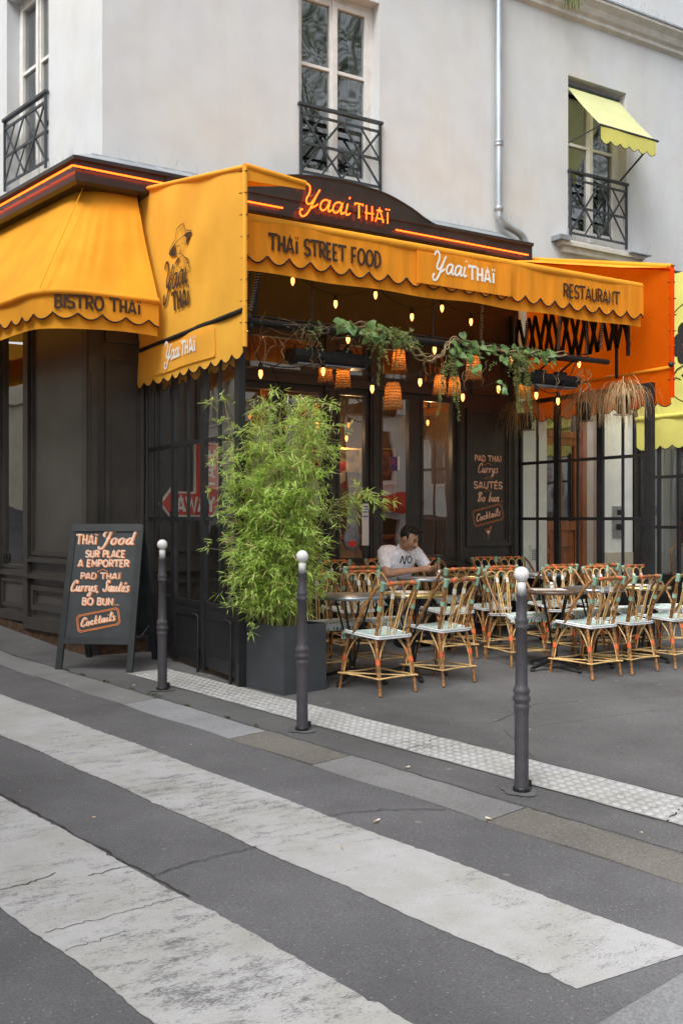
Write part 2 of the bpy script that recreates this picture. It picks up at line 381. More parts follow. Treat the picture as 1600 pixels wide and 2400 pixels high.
def stucco(name, base=(.58, .588, .60), warm=(.585, .572, .54)):
    m = bpy.data.materials.new(name); m.use_nodes = True
    n, l = m.node_tree.nodes, m.node_tree.links; p = n['Principled BSDF']
    tc = n.new('ShaderNodeTexCoord'); mp = n.new('ShaderNodeMapping'); mp.inputs['Scale'].default_value = (1, 1, .55); l.new(tc.outputs['Object'], mp.inputs[0])
    a = n.new('ShaderNodeTexNoise'); a.inputs['Scale'].default_value = .9; a.inputs['Detail'].default_value = 9; a.inputs['Roughness'].default_value = .6
    b = n.new('ShaderNodeTexNoise'); b.inputs['Scale'].default_value = 2.6; b.inputs['Detail'].default_value = 7
    c = n.new('ShaderNodeTexNoise'); c.inputs['Scale'].default_value = 70; c.inputs['Detail'].default_value = 5
    l.new(mp.outputs[0], a.inputs['Vector']); l.new(tc.outputs['Object'], b.inputs['Vector']); l.new(tc.outputs['Object'], c.inputs['Vector'])
    r = n.new('ShaderNodeValToRGB'); e = r.color_ramp.elements; e[0].position, e[1].position = .47, .68
    e[0].color = (*base, 1); e[1].color = (*warm, 1); l.new(a.outputs['Fac'], r.inputs[0])
    r2 = n.new('ShaderNodeValToRGB'); e = r2.color_ramp.elements; e[0].position, e[1].position = .28, .6; e[0].color = (.95, .95, .955, 1); e[1].color = (1.02, 1.04, 1.04, 1); l.new(b.outputs['Fac'], r2.inputs[0])
    mu = n.new('ShaderNodeMix'); mu.data_type = 'RGBA'; mu.blend_type = 'MULTIPLY'; mu.inputs[0].default_value = 1; l.new(r.outputs[0], mu.inputs[6]); l.new(r2.outputs[0], mu.inputs[7])
    m3 = n.new('ShaderNodeMapping'); m3.inputs['Scale'].default_value = (2.6, 2.6, .3); l.new(tc.outputs['Object'], m3.inputs[0])
    d = n.new('ShaderNodeTexNoise'); d.inputs['Scale'].default_value = 1.6; d.inputs['Detail'].default_value = 6; l.new(m3.outputs[0], d.inputs['Vector'])
    r3 = n.new('ShaderNodeValToRGB'); e = r3.color_ramp.elements; e[0].position, e[1].position = .30, .52; e[0].color = (.962, .958, .95, 1); e[1].color = (1, 1, 1, 1); l.new(d.outputs['Fac'], r3.inputs[0])
    mu2 = n.new('ShaderNodeMix'); mu2.data_type = 'RGBA'; mu2.blend_type = 'MULTIPLY'; mu2.inputs[0].default_value = 1; l.new(mu.outputs[2], mu2.inputs[6]); l.new(r3.outputs[0], mu2.inputs[7])
    l.new(mu2.outputs[2], p.inputs['Base Color']); p.inputs['Roughness'].default_value = .9; p.inputs['Specular IOR Level'].default_value = .2
    bp = n.new('ShaderNodeBump'); bp.inputs['Strength'].default_value = .25; bp.inputs['Distance'].default_value = .008; l.new(c.outputs['Fac'], bp.inputs['Height']); l.new(bp.outputs[0], p.inputs['Normal'])
    return m
def woven(name, bg, cols, sx=46, sy=30, rough=.45):      # plaited plastic cane: coloured dashes on white
    m = bpy.data.materials.new(name); m.use_nodes = True
    n, l = m.node_tree.nodes, m.node_tree.links; p = n['Principled BSDF']
    tc = n.new('ShaderNodeTexCoord'); mp = n.new('ShaderNodeMapping'); mp.inputs['Rotation'].default_value = (0, 0, radians(45)); l.new(tc.outputs['Object'], mp.inputs[0])
    br = n.new('ShaderNodeTexBrick'); br.inputs['Scale'].default_value = sx; br.inputs['Mortar Size'].default_value = .12; br.inputs['Mortar Smooth'].default_value = .1
    br.inputs['Brick Width'].default_value = .62; br.inputs['Row Height'].default_value = .5
    br.inputs['Color1'].default_value = (*cols[0], 1); br.inputs['Color2'].default_value = (*cols[1], 1); br.inputs['Mortar'].default_value = (*bg, 1); br.inputs['Bias'].default_value = -.1
    l.new(mp.outputs[0], br.inputs['Vector']); l.new(br.outputs['Color'], p.inputs['Base Color']); p.inputs['Roughness'].default_value = rough
    bp = n.new('ShaderNodeBump'); bp.inputs['Strength'].default_value = .5; bp.inputs['Distance'].default_value = .003; l.new(br.outputs['Fac'], bp.inputs['Height']); l.new(bp.outputs[0], p.inputs['Normal'])
    return m
M = {}
M['road'] = asphalt('road_asphalt', .125, .55, 1.0, (1, .985, 1.03))
M['pave'] = asphalt('pavement_asphalt', .118, .25, .9, (1, .99, 1.0))
M['patch'] = asphalt('bluish_patch', .14, .2, 1.3, (.95, 1.0, 1.1))
M['granite'] = asphalt('granite', .20, 1.2, .9, (1, 1, 1.0))
M['granite_b'] = asphalt('granite_brown', .135, 1.3, .8, (1.07, 1, .90))
M['granite_l'] = asphalt('granite_light', .25, 1.4, .8, (1, 1.02, 1.06))
M['paint'] = worn_paint('worn_white_paint', .45, .15, .8)
M['tactile'] = worn_paint('worn_tactile_base', .37, .17, .75, 40)
M['stud'] = worn_paint('worn_tactile_stud', .46, .2, .6, 80)
M['crack'] = mat('crack_dirt', (.04, .039, .037), .95, .3, 20)
M['moss'] = mat('moss', (.05, .085, .02), .95, .5, 30)
M['stucco'] = stucco('stucco')
M['stone'] = mat('limestone_trim', (.56, .54, .49), .85, .1, 6, .15, 40)
M['wframe'] = mat('window_paint', (.68, .665, .63), .5, .06, 8)
M['iron'] = mat('iron_paint', (.036, .042, .047), .5, .2, 12, spec=.5)
M['zinc'] = mat('zinc', (.33, .36, .385), .45, .25, 6, .1, 30, .5, stretch=(1, 1, .2))
M['black'] = mat('shopfront_paint', (.042, .037, .032), .34, .18, 5, .04, 30, spec=.5)
M['black2'] = mat('screen_paint', (.017, .017, .019), .4, .2, 9, .05, 50, spec=.5)
M['brown'] = mat('cornice_paint', (.03, .0235, .021), .25, .15, 5, spec=.45)
M['rust'] = mat('rusty_plate', (.075, .04, .02), .75, .5, 14, .6, 35)
M['orange'] = mat('orange_canvas', (.86, .375, .03), .8, .09, 2.2, .45, 5, trans=.22, spec=.15)
M['orange_d'] = mat('orange_canvas_weathered', (.85, .315, .022), .8, .14, 5, .4, 8, trans=.22, spec=.15, stretch=(1.6, 1.6, .16))
M['orange_flap'] = mat('orange_canvas_flap', (1.0, .50, .065), .8, .07, 2.2, .3, 5, trans=.25, spec=.15)
M['orange_r'] = mat('orange_canvas_backlit', (.98, .155, .003), .8, .08, 3, .25, 5, trans=.72, spec=.15)  # same canvas, redder: daylight shining through the cloth put into the colour
M['yellow'] = mat('yellow_canvas', (.78, .74, .20), .8, .06, 3, .25, 7, trans=.3, spec=.15)
M['yellow_p'] = mat('pale_yellow_canvas', (.72, .74, .38), .8, .05, 3, .1, 7, trans=.3, spec=.15)
M['trim'] = mat('black_braid', (.015, .013, .012), .8, .2, 20)
M['ink'] = mat('dark_brown_ink', (.045, .02, .008), .85, .2, 15)
M['white_ink'] = mat('cream_ink', (.82, .80, .70), .8, .04, 10)
M['neon'] = emat('neon_tube', (1.0, .078, .006), 4.2)
M['neonred'] = mat('red_glass', (.35, .012, .008), .3, .1, 8)
M['neony'] = emat('yellow_neon', (1, .8, .2), 1.6)
M['glass'] = glassmat('window_glass', (.90, .92, .91), .28)
M['glass_s'] = glassmat('screen_glass', (.93, .95, .94), .21)
M['glass_r'] = glassmat('clear_screen_glass', (.96, .97, .96), .055)
M['gloss'] = mat('shopfront_paint_sheen', (.054, .049, .044), .3, .2, 2.2, .05, 9, spec=.7)  # paler copy of the shopfront paint, street reflection partly put into the colour
M['glass_u'] = glassmat('upper_glass', (.5, .53, .53), .22, .25, .03)
M['rattan'] = mat('brown_rattan', (.30, .140, .046), .38, .45, 18, .1, 40, spec=.5, stretch=(1, 1, 2.5))
M['rattan_l'] = mat('light_rattan', (.64, .42, .175), .35, .25, 18, spec=.5)
M['bind_o'] = mat('orange_binding', (.78, .145, .05), .4, .12, 80)
M['bind_g'] = mat('green_binding', (.27, .45, .33), .4, .12, 80)
M['bind_w'] = mat('white_binding', (.75, .72, .64), .4, .08, 80)
M['seat'] = woven('woven_seat', (.74, .83, .79), ((.08, .36, .30), (.008, .08, .075)), 18)
M['seat_rim'] = mat('white_seat_rim', (.72, .74, .74), .4, .06, 60)
M['grey_top'] = mat('grey_tabletop', (.15, .16, .17), .22, .2, 9, spec=.6)
M['white_top'] = mat('pale_tabletop', (.58, .63, .62), .22, .1, 7, spec=.6)
M['brown_top'] = mat('brown_tabletop', (.10, .066, .045), .3, .35, 14, stretch=(1, 6, 1))
M['brass'] = mat('brass_rim', (.62, .48, .2), .3, .1, 10, metal=.9)
M['steel'] = mat('steel_rim', (.33, .36, .39), .3, .12, 10, metal=.8)
M['cast'] = mat('cast_iron', (.014, .014, .016), .45, .2, 12)
M['bollard'] = mat('bollard_paint', (.062, .058, .066), .5, .14, 14, .1, 90, spec=.45)
M['bwhite'] = mat('bollard_white', (.72, .72, .71), .45, .06, 9, spec=.4)
M['planter'] = mat('planter_metal', (.052, .058, .066), .6, .12, 4, .06, 90)
M['soil'] = mat('soil', (.03, .022, .015), .95, .4, 30, .5, 30)
M['leaf'] = mat('bamboo_leaf', (.28, .45, .06), .5, .5, 22, trans=.5, col2=(.74, .90, .27))
M['culm'] = mat('bamboo_culm', (.28, .30, .09), .5, .3, 20, col2=(.42, .36, .17))
M['ivy'] = mat('ivy_leaf', (.07, .17, .05), .4, .4, 12, trans=.3, col2=(.24, .38, .12))
M['fern'] = mat('fern_frond', (.10, .15, .035), .6, .4, 12, trans=.3, col2=(.26, .30, .09))
M['vine'] = mat('twisted_vine', (.26, .19, .10), .8, .35, 20, .4, 60)
M['straw'] = mat('dry_grass', (.48, .30, .14), .75, .4, 14, trans=.3, col2=(.76, .57, .32))
M['pot'] = mat('black_pot', (.012, .012, .013), .5, .15, 12)
M['wicker'] = mat('wicker_shade', (.46, .25, .09), .7, .4, 70, .6, 90, trans=.5, col2=(.72, .47, .21))
M['bulb'] = emat('lit_bulb', (1.0, .33, .08), 2.6)
M['bulb_c'] = emat('lit_filament', (1.0, .42, .09), 14)
M['cable'] = mat('black_cable', (.012, .011, .01), .6, .15, 20)
M['board'] = mat('slate_board', (.035, .04, .045), .6, .2, 5)
M['board_f'] = mat('board_frame', (.018, .021, .023), .5, .2, 10)
M['chalk_o'] = mat('orange_paint_pen', (.68, .22, .06), .7, .12, 30)
M['chalk_w'] = mat('pale_paint_pen', (.80, .58, .44), .7, .12, 30)
M['door'] = mat('varnished_door', (.32, .115, .045), .35, .3, 4, .05, 30, stretch=(4, 4, .5))
M['intercom'] = mat('intercom_steel', (.45, .45, .43), .3, .1, 12, metal=.8)
M['ivory'] = mat('ivory_paint', (.82, .82, .75), .6, .05, 5)
M['beige'] = mat('beige_render', (.54, .48, .37), .8, .06, 4)
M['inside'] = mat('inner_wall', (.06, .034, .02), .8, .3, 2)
M['darkroom'] = mat('dark_room', (.03, .03, .032), .9, .3, 1)  # near-black: the shade of unlit rooms is put into the colour
M['curtain'] = mat('net_curtain', (.42, .45, .44), .9, .1, 3, stretch=(9, 9, .3), trans=.3)
M['sign_red'] = mat('sign_red', (.58, .05, .02), .45, .06, 5)
M['sign_white'] = mat('sign_white', (.74, .73, .70), .45, .05, 5)
M['skin'] = mat('skin', (.44, .245, .15), .5, .14, 14, spec=.35)
M['hair'] = mat('black_hair', (.010, .009, .009), .45, .4, 60, .4, 90)
M['shirt'] = mat('white_tshirt', (.84, .84, .90), .85, .07, 9, .9, 14)
M['jeans'] = mat('dark_jeans', (.045, .05, .07), .85, .2, 25)
M['paper'] = mat('paper', (.74, .70, .66), .7, .04, 12)
M['opp'] = stucco('opposite_render', (.82, .80, .76), (.78, .74, .66))
M['opp2'] = mat('opposite_stone', (.72, .64, .50), .85, .12, 2, .2, 20)
M['redawn'] = mat('red_canvas', (.55, .03, .02), .8, .1, 4)
M['bark'] = mat('bark', (.07, .055, .04), .9, .4, 12, .5, 25)
M['treeleaf'] = mat('tree_leaf', (.05, .10, .025), .55, .5, 3, trans=.4, col2=(.13, .20, .06))
M['tan_wood'] = mat('tan_wood', (.28, .16, .07), .5, .25, 8, stretch=(1, 1, 6))
M['grey_rat'] = mat('grey_weave', (.16, .165, .16), .6, .35, 90, .4, 90)

def vary(m, a, b):
    n, l = m.node_tree.nodes, m.node_tree.links; p = n['Principled BSDF']; src = p.inputs['Base Color'].links[0].from_socket
    oi = n.new('ShaderNodeObjectInfo'); mr = n.new('ShaderNodeMapRange'); mr.inputs['To Min'].default_value = a; mr.inputs['To Max'].default_value = b; l.new(oi.outputs['Random'], mr.inputs['Value'])
    sc_ = n.new('ShaderNodeVectorMath'); sc_.operation = 'SCALE'; l.new(src, sc_.inputs[0]); l.new(mr.outputs[0], sc_.inputs['Scale']); l.new(sc_.outputs[0], p.inputs['Base Color'])
for k_, a_, b_ in (('rattan', .65, 1.2), ('rattan_l', .78, 1.15), ('bind_o', .7, 1.1), ('bind_g', .75, 1.12), ('seat', .82, 1.06), ('seat_rim', .85, 1.05)): vary(M[k_], a_, b_)
# ---------------------------------------------------------------- ground
def sheet(mb, s0, s1, v0, v1, h, ns=1, nv=1, jag=0):
    if ns == 1:
        cuts = [s0] + [c for c in (9.0,) if s0 < c < s1] + [s1]
        for a, b in zip(cuts, cuts[1:]): mb.quad(sv(a, v0, h), sv(b, v0, h), sv(b, v1, h), sv(a, v1, h))
    else:
        mb.grid(ns, nv, lambda a, b: sv(s0 + (s1 - s0) * a + (random.uniform(-jag, jag)), v0 + (v1 - v0) * b + (random.uniform(-jag, jag) if b in (0, 1) else 0), h), False)
mb = MB(); sheet(mb, -70, 70, -70, 3.72, 0); struct(mb, 'road', M['road'])
mb = MB(); sheet(mb, -70, 70, 4.03, 90, 0); struct(mb, 'pavement', M['pave'])
kerbs = [(-30, 1.55, 'granite'), (1.56, 3.05, 'granite_b'), (3.06, 4.34, 'granite'), (4.35, 5.14, 'granite_b'), (5.15, 6.48, 'granite_l'), (6.49, 7.9, 'granite'), (7.91, 9.4, 'granite'), (9.41, 40, 'granite_l')]
for i, (a, b, k) in enumerate(kerbs):
    mb = MB(); e = .006
    n = max(2, int((b - a) / .12)) if b - a < 4 else 40
    for j in range(n):
        p, q = a + (b - a) * j / n, a + (b - a) * (j + 1) / n
        w0, w1 = [3.723 + .012 * sin(t * 5.3 + i) for t in (p, q)]; x0, x1 = [4.022 + .01 * sin(t * 4.1 + 2 * i) for t in (p, q)]
        mb.quad(sv(p, w0, .004), sv(q, w1, .004), sv(q, x1, .011), sv(p, x0, .011))
        mb.quad(sv(p, w0, -.05), sv(q, w1, -.05), sv(q, w1, .004), sv(p, w0, .004)); mb.quad(sv(q, x1, -.05), sv(p, x0, -.05), sv(p, x0, .011), sv(q, x1, .011))
    mb.quad(sv(a, 3.723, -.05), sv(a, 4.022, -.05), sv(a, 4.022, .011), sv(a, 3.723, .004)); mb.quad(sv(b, 3.723, -.05), sv(b, 4.022, -.05), sv(b, 4.022, .011), sv(b, 3.723, .004))
    struct(mb, 'kerb', M[k])
mb = MB(); sheet(mb, -40, 40, 3.70, 4.05, -.012); struct(mb, 'kerb_bed', M['crack'])
def stripe(s_end0, s_end1, v0, v1, s1):
    mb = MB(); n = 420
    L = []; R = []
    for j in range(n + 1):
        t = j / n; a = s_end0 + (s1 - s_end0) * t; b = s_end1 + (s1 - s_end1) * t
        L.append(sv(a, v0 + .006 * sin(a * 7) + random.uniform(-.004, .004) * (1 + 2 * (random.random() < .06)), .003)); R.append(sv(b, v1 + .006 * sin(b * 5) + random.uniform(-.004, .004) * (1 + 2 * (random.random() < .06)), .003))
    for j in range(n): mb.quad(L[j], L[j + 1], R[j + 1], R[j])
    struct(mb, 'crosswalk_stripe', M['paint'])
stripe(1.82, 1.71, 2.655, 3.19, 11.5); stripe(1.2, 1.1, 1.545, 2.115, 11.5); stripe(1.0, .9, .45, 1.0, 11.5)
mb = MB()
sheet(mb, .6, 1.655, 1.5, 3.715, .004); struct(mb, 'granite_setts', M['granite_l'])
# warning paving with its raised studs
mb = MB(); mb.grid(60, 1, lambda a, b: sv(-2 + 9.6 * a, 4.40 + .42 * b + random.uniform(-.008, .008), .004), False)
for i in range(int(9.5 / .062)):
    s_ = -1.97 + i * .062
    for j in range(6):
        v_ = 4.44 + j * .066
        ring = [(.023, .0042), (.017, .011)]; mb.mi = 1
        o = len(mb.v); vs = []
        for r, z in ring:
            for k in range(7):
                t = 2 * pi * k / 7; vs.append(sv(s_ + r * cos(t), v_ + r * sin(t), z))
        mb.add(vs, [(k, (k + 1) % 7, 7 + (k + 1) % 7, 7 + k) for k in range(7)] + [tuple(range(7, 14))])
struct(mb, 'tactile_paving', [M['tactile'], M['stud']])
# cracks and joints
mb = MB()
def crack(pts, wd, h=.0065, n=10):
    P = []
    for (a, b), (c, d) in zip(pts, pts[1:]):
        for j in range(n): P.append((a + (c - a) * j / n + random.uniform(-.012, .012), b + (d - b) * j / n + random.uniform(-.01, .01)))
    P.append(pts[-1])
    for i in range(len(P) - 1):
        (a, b), (c, d) = P[i], P[i + 1]; L = math.hypot(c - a, d - b) or 1; nx, ny = -(d - b) / L, (c - a) / L
        w0, w1 = wd * random.uniform(.4, 1) / 2, wd * random.uniform(.4, 1) / 2
        mb.quad(sv(a - nx * w0, b - ny * w0, h), sv(c - nx * w1, d - ny * w1, h), sv(c + nx * w1, d + ny * w1, h), sv(a + nx * w0, b + ny * w0, h))
crack([(-1, 4.04), (1.8, 4.035), (3.1, 4.03), (5.3, 4.035), (6.5, 4.035), (8.1, 4.04), (11, 4.04)], .016, .0125, 24)
crack([(3.48, 2.13), (3.49, 2.4), (3.48, 2.66)], .007)
for P_, w_ in (([(3.71, 1.55), (3.71, 1.71), (3.75, 1.85)], .008), ([(3.63, 1.93), (3.63, 2.12)], .007), ([(3.26, 1.56), (3.24, 1.8), (3.23, 1.97), (3.22, 2.11)], .004), ([(3.09, 1.55), (3.08, 1.8)], .0035), ([(6.2, 2.8), (6.15, 3.1)], .003)): crack(P_, w_, .0048)
crack([(11, 2.13), (7, 2.128), (4.9, 2.125), (3.2, 2.13)], .011, .0055, 30)
crack([(3.6, 3.19), (3.5, 3.45), (3.3, 3.7)], .008); crack([(2.6, 4.82), (2.5, 4.39)], .012); crack([(4.35, 4.82), (4.25, 4.4)], .008)
crack([(4.9, 4.84), (4.4, 5.4), (4.6, 6.2), (4.1, 7.4)], .006, .004); crack([(3.6, 4.84), (4.2, 5.3), (3.9, 6.8)], .005, .004)
crack([(-2, 4.395), (7.6, 4.395)], .008, .0045, 40); crack([(-2, 4.828), (7.6, 4.828)], .01, .0045, 40)
struct(mb, 'pavement_cracks', M['crack'])
mb = MB()
for s_, v_, r in [(6.58, 4.06, .07), (6.9, 4.05, .03), (7.7, 4.045, .03), (8.0, 4.045, .04), (5.6, 4.04, .025), (6.1, 4.04, .03), (7.3, 4.045, .03), (5.3, 4.05, .02)]:
    for k in range(int(r * 900)):
        a, d = random.uniform(0, 6.28), r * random.random() ** .7; q = sv(s_ + d * cos(a) * 1.6, v_ + d * sin(a) * .45, .012)
        e = V(random.uniform(-1, 1), random.uniform(-1, 1), 0).normalized() * .004
        mb.quad(q - e, q + e, q + e * .6 + V(0, 0, random.uniform(.006, .022)) + V(random.uniform(-.01, .01), random.uniform(-.01, .01), 0))
tag(mb.build('moss', M['moss']), 'green moss growing in the kerb joint beside the white-headed bollard', 'moss', kind='stuff')
# ---------------------------------------------------------------- building helpers
CX0, CY0 = 2.93, 9.4
U = V(-.187, .982, 0).normalized(); NL = V(-.982, -.187, 0).normalized()
EX, NY = V(1, 0, 0), V(0, -1, 0); UP = V(0, 0, 1)
def corner(off, base=(CX0, CY0)):                        # mitre point of both fronts moved out by off
    Y = base[1] - off
    return V(base[0] - (off + .187 * (Y - base[1])) / .982, Y, 0)
def sweep(mb, prof, tmax, xmax, base=(CX0, CY0), smooth=False):
    rows = []
    for off, z in prof:
        c = corner(off, base); l = V(base[0], base[1], 0) + NL * off + U * tmax; r = V(xmax, base[1] - off, 0)
        rows.append([l + UP * z, c + UP * z, r + UP * z])
    for a, b in zip(rows, rows[1:]):
        for i in (0, 1): mb.quad(a[i], a[i + 1], b[i + 1], b[i])
    mb.add([r[2] for r in rows], [list(range(len(rows)))]); mb.add([r[0] for r in rows], [list(range(len(rows)))[::-1]])
def holed_wall(mb, O, e, n, a0, a1, z0, z1, holes, depth, zlow=None):
    O, e, n = Vector(O), Vector(e), Vector(n)
    A = sorted({a0, a1} | {h[i] for h in holes for i in (0, 1)}); Z = sorted({z0, z1} | {h[i] for h in holes for i in (2, 3)})
    pt = lambda a, z, d=0: O + e * a + UP * z - n * d
    for i in range(len(A) - 1):
        for j in range(len(Z) - 1):
            am, zm = (A[i] + A[i + 1]) / 2, (Z[j] + Z[j + 1]) / 2
            if any(h[0] < am < h[1] and h[2] < zm < h[3] for h in holes): continue
            mb.quad(pt(A[i], Z[j]), pt(A[i + 1], Z[j]), pt(A[i + 1], Z[j + 1]), pt(A[i], Z[j + 1]))
    for b0, b1, y0, y1 in holes:
        for p, q in (((b0, y0), (b1, y0)), ((b1, y0), (b1, y1)), ((b1, y1), (b0, y1)), ((b0, y1), (b0, y0))):
            mb.quad(pt(*p), pt(*q), pt(*q, depth), pt(*p, depth))
def obox(mb, O, e, n, a0, a1, z0, z1, d0, d1):           # box in facade coordinates, d outward
    O, e, n = Vector(O), Vector(e), Vector(n)
    p = [O + e * a + UP * z + n * d for z in (z0, z1) for a, d in ((a0, d0), (a1, d0), (a1, d1), (a0, d1))]
    mb.hexa(p)
def casement(parent, O, e, n, a0, a1, z0, z1, rec=.15, curt=(.0, .22), bar=.62):
    mb = MB(); f = .06
    B = lambda *k: obox(mb, O, e, n, *k)
    d0, d1 = -rec - .05, -rec
    B(a0, a0 + f, z0, z1, d0, d1); B(a1 - f, a1, z0, z1, d0, d1); B(a0 + f, a1 - f, z1 - f, z1, d0, d1); B(a0 + f, a1 - f, z0, z0 + .08, d0, d1)
    mid = (a0 + a1) / 2
    for x0, x1 in ((a0 + f, mid), (mid, a1 - f)):
        B(x0, x0 + .05, z0 + .08, z1 - f, d0 - .01, d1 + .012); B(x1 - .05, x1, z0 + .08, z1 - f, d0 - .01, d1 + .012)
        B(x0 + .05, x1 - .05, z0 + .08, z0 + .22, d0 - .01, d1 + .010); B(x0 + .05, x1 - .05, z1 - f - .06, z1 - f, d0 - .01, d1 + .010)
        zb = z0 + (z1 - z0) * bar; B(x0 + .05, x1 - .05, zb - .018, zb + .018, d0, d1 + .006)
    B(mid - .028, mid + .028, z0 + .08, z1 - f, d1 + .012, d1 + .035)
    w_ = mb.build('window', M['wframe'], parent)
    mb = MB(); P = lambda a, z, d: Vector(O) + Vector(e) * a + UP * z + Vector(n) * d
    mb.quad(P(a0 + f, z0 + .08, d1 - .02), P(a1 - f, z0 + .08, d1 - .02), P(a1 - f, z1 - f, d1 - .02), P(a0 + f, z1 - f, d1 - .02))
    mb.build('pane', M['glass_u'], w_)
    mb = MB(); W = a1 - a0
    for k0, k1 in ((a0 + curt[0] * W + .05, a0 + (curt[0] + .13) * W), (a1 - curt[1] * W, a1 - .06)):
        mb.grid(24, 2, lambda s_, t_: P(k0 + (k1 - k0) * s_, z0 + .1 + (z1 - z0 - .15) * t_, d1 - .16 + .02 * sin(s_ * 40)))
    mb.build('curtain', M['curtain'], w_)
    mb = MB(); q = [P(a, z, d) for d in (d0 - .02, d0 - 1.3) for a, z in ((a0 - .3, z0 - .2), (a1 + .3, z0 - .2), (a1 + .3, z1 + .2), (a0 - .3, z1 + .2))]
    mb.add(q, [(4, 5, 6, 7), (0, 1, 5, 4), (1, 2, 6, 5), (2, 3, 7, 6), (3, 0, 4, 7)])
    mb.build('dark_backing', M['darkroom'], w_)
    return w_
def guard(parent, O, e, n, a0, a1, z0, z1):
    mb = MB(); P = lambda a, z, d=.03: Vector(O) + Vector(e) * a + UP * z + Vector(n) * d
    mb.bar(P(a0 - .03, z1), P(a1 + .03, z1), .05, .03)
    rails = [z1 - .10, z0 + .02]
    zm = (rails[0] + rails[1]) / 2
    for z in rails + [zm]: mb.bar(P(a0, z), P(a1, z), .016, .028)
    for a in (a0, a1): mb.bar(P(a, z0 - .05), P(a, z1 - .015), .026, .026)
    mid = (a0 + a1) / 2
    for x0, x1 in ((a0, mid), (mid, a1)):
        mb.bar(P(x0, rails[1] + .0, .022), P(x1, rails[0], .022), .012, .024); mb.bar(P(x0, rails[0], .037), P(x1, rails[1], .037), .012, .024)
    q4 = (a1 - a0) / 4
    mb.bar(P(a0, zm, .022), P(a0 + q4, rails[0], .024), .01, .02); mb.bar(P(a1, zm, .022), P(a1 - q4, rails[0], .024), .01, .02)
    mb.bar(P(a0 + q4, rails[1], .022), P(mid, zm, .024), .01, .02); mb.bar(P(a1 - q4, rails[1], .022), P(mid, zm, .024), .01, .02)
    return mb.build('guard_rail', M['iron'], parent)
# ---------------------------------------------------------------- the stuccoed corner house
BW = (3.07, 9.45)
house = thing('corner_building', 'cream stuccoed corner house with tall windows above the restaurant', 'building', (3.07, 9.45, 0))
W1, W2, W0 = (5.25, 6.30, 5.12, 7.33), (9.23, 10.30, 5.05, 7.2), (1.14, 2.18, 5.12, 7.33)
O = V(0, 9.45, 0)
mb = MB()
holed_wall(mb, O, EX, NY, 3.07, 20, 4.3, 14, [W1, W2], .25)
OL = V(3.07, 9.45, 0)
holed_wall(mb, OL, U, NL, 0, 16, 4.3, 14, [W0], .25)
house_wall = mb.build('wall', M['stucco'], house)
mb = MB(); holed_wall(mb, O, EX, NY, 8.36, 10.42, -.2, 4.3, [(8.86, 9.74, -.2, 3.5)], .3); mb.build('entrance_wall', M['ivory'], house)
casement(house, O, EX, NY, *W1); casement(house, O, EX, NY, *W2, curt=(.02, .2)); casement(house, OL, U, NL, *W0, curt=(0, .3))
guard(house, O, EX, NY, W1[0] + .01, W1[1] - .01, 5.2, 5.95); guard(house, O, EX, NY, W2[0] + .01, W2[1] - .03, 5.13, 5.95); guard(house, OL, U, NL, W0[0] + .01, W0[1] - .01, 5.2, 5.95)
mb = MB(); obox(mb, O, EX, NY, 9.08, 10.45, 4.88, 4.955, 0, .08); obox(mb, O, EX, NY, 9.02, 10.52, 4.955, 5.0, 0, .13); obox(mb, O, EX, NY, 9.23, 10.3, 5.0, 5.05, -.2, .06)
mb.build('window_sill', M['stone'], house)
mb = MB(); obox(mb, O, EX, NY, 8.93, 9.12, 5.0, 5.06, 0, .17); obox(mb, O, EX, NY, 10.2, 10.6, 5.0, 5.012, 0, .18); mb.build('sill_flashing', M['zinc'], house)
mb = MB(); sweep(mb, [(0, 7.92), (.06, 7.95), (.06, 8.0), (.1, 8.03), (.13, 8.1), (.2, 8.16), (.2, 8.2), (.02, 8.24)], 14, 20, BW); mb.build('string_course', M['stone'], house)
mb = MB(); sweep(mb, [(.2, 8.201), (.215, 8.201), (.215, 8.225), (.02, 8.26)], 14, 20, BW); mb.build('course_flashing', M['zinc'], house)
mb = MB(); obox(mb, O, EX, NY, 10.1, 11.1, 8.9, 9.9, .004, .05); mb.build('window', M['wframe'], house)
# drainpipe
dp = crv([(7.98, 9.35, 12), (7.98, 9.35, 8), (7.98, 9.35, 6), (7.98, 9.35, 5.22), (8.0, 9.35, 5.12), (8.08, 9.35, 5.06), (8.27, 9.35, 5.0), (8.36, 9.35, 4.95), (8.40, 9.35, 4.87), (8.40, 9.35, 4.7), (8.40, 9.35, 4.62)], 7)
mb = MB(); mb.tube(dp, .047, 14); pipe = mb.build('drainpipe', mat('drainpipe_zinc', (.33, .38, .42), .34, .2, 5, metal=.6, stretch=(1, 1, .3), col2=(.48, .53, .56)), house)
mb = MB()
for z in (6.04, 8.6): mb.lathe([(.047, z - .05), (.056, z - .045), (.056, z - .02), (.049, z - .01), (.056, z + .0), (.056, z + .03), (.047, z + .035)], (7.98, 9.35, 0), 14)
mb.build('pipe_collar', M['zinc'], pipe)
mb = MB(); mb.lathe([(.047, 5.2), (.058, 5.205), (.058, 5.26), (.047, 5.265)], (7.98, 9.35, 0), 14); mb.build('pipe_collar', M['zinc'], pipe)
mb = MB(); mb.lathe([(.047, 4.7), (.06, 4.705), (.06, 4.8), (.047, 4.805)], (8.40, 9.35, 0), 14); mb.build('pipe_collar', M['zinc'], pipe)
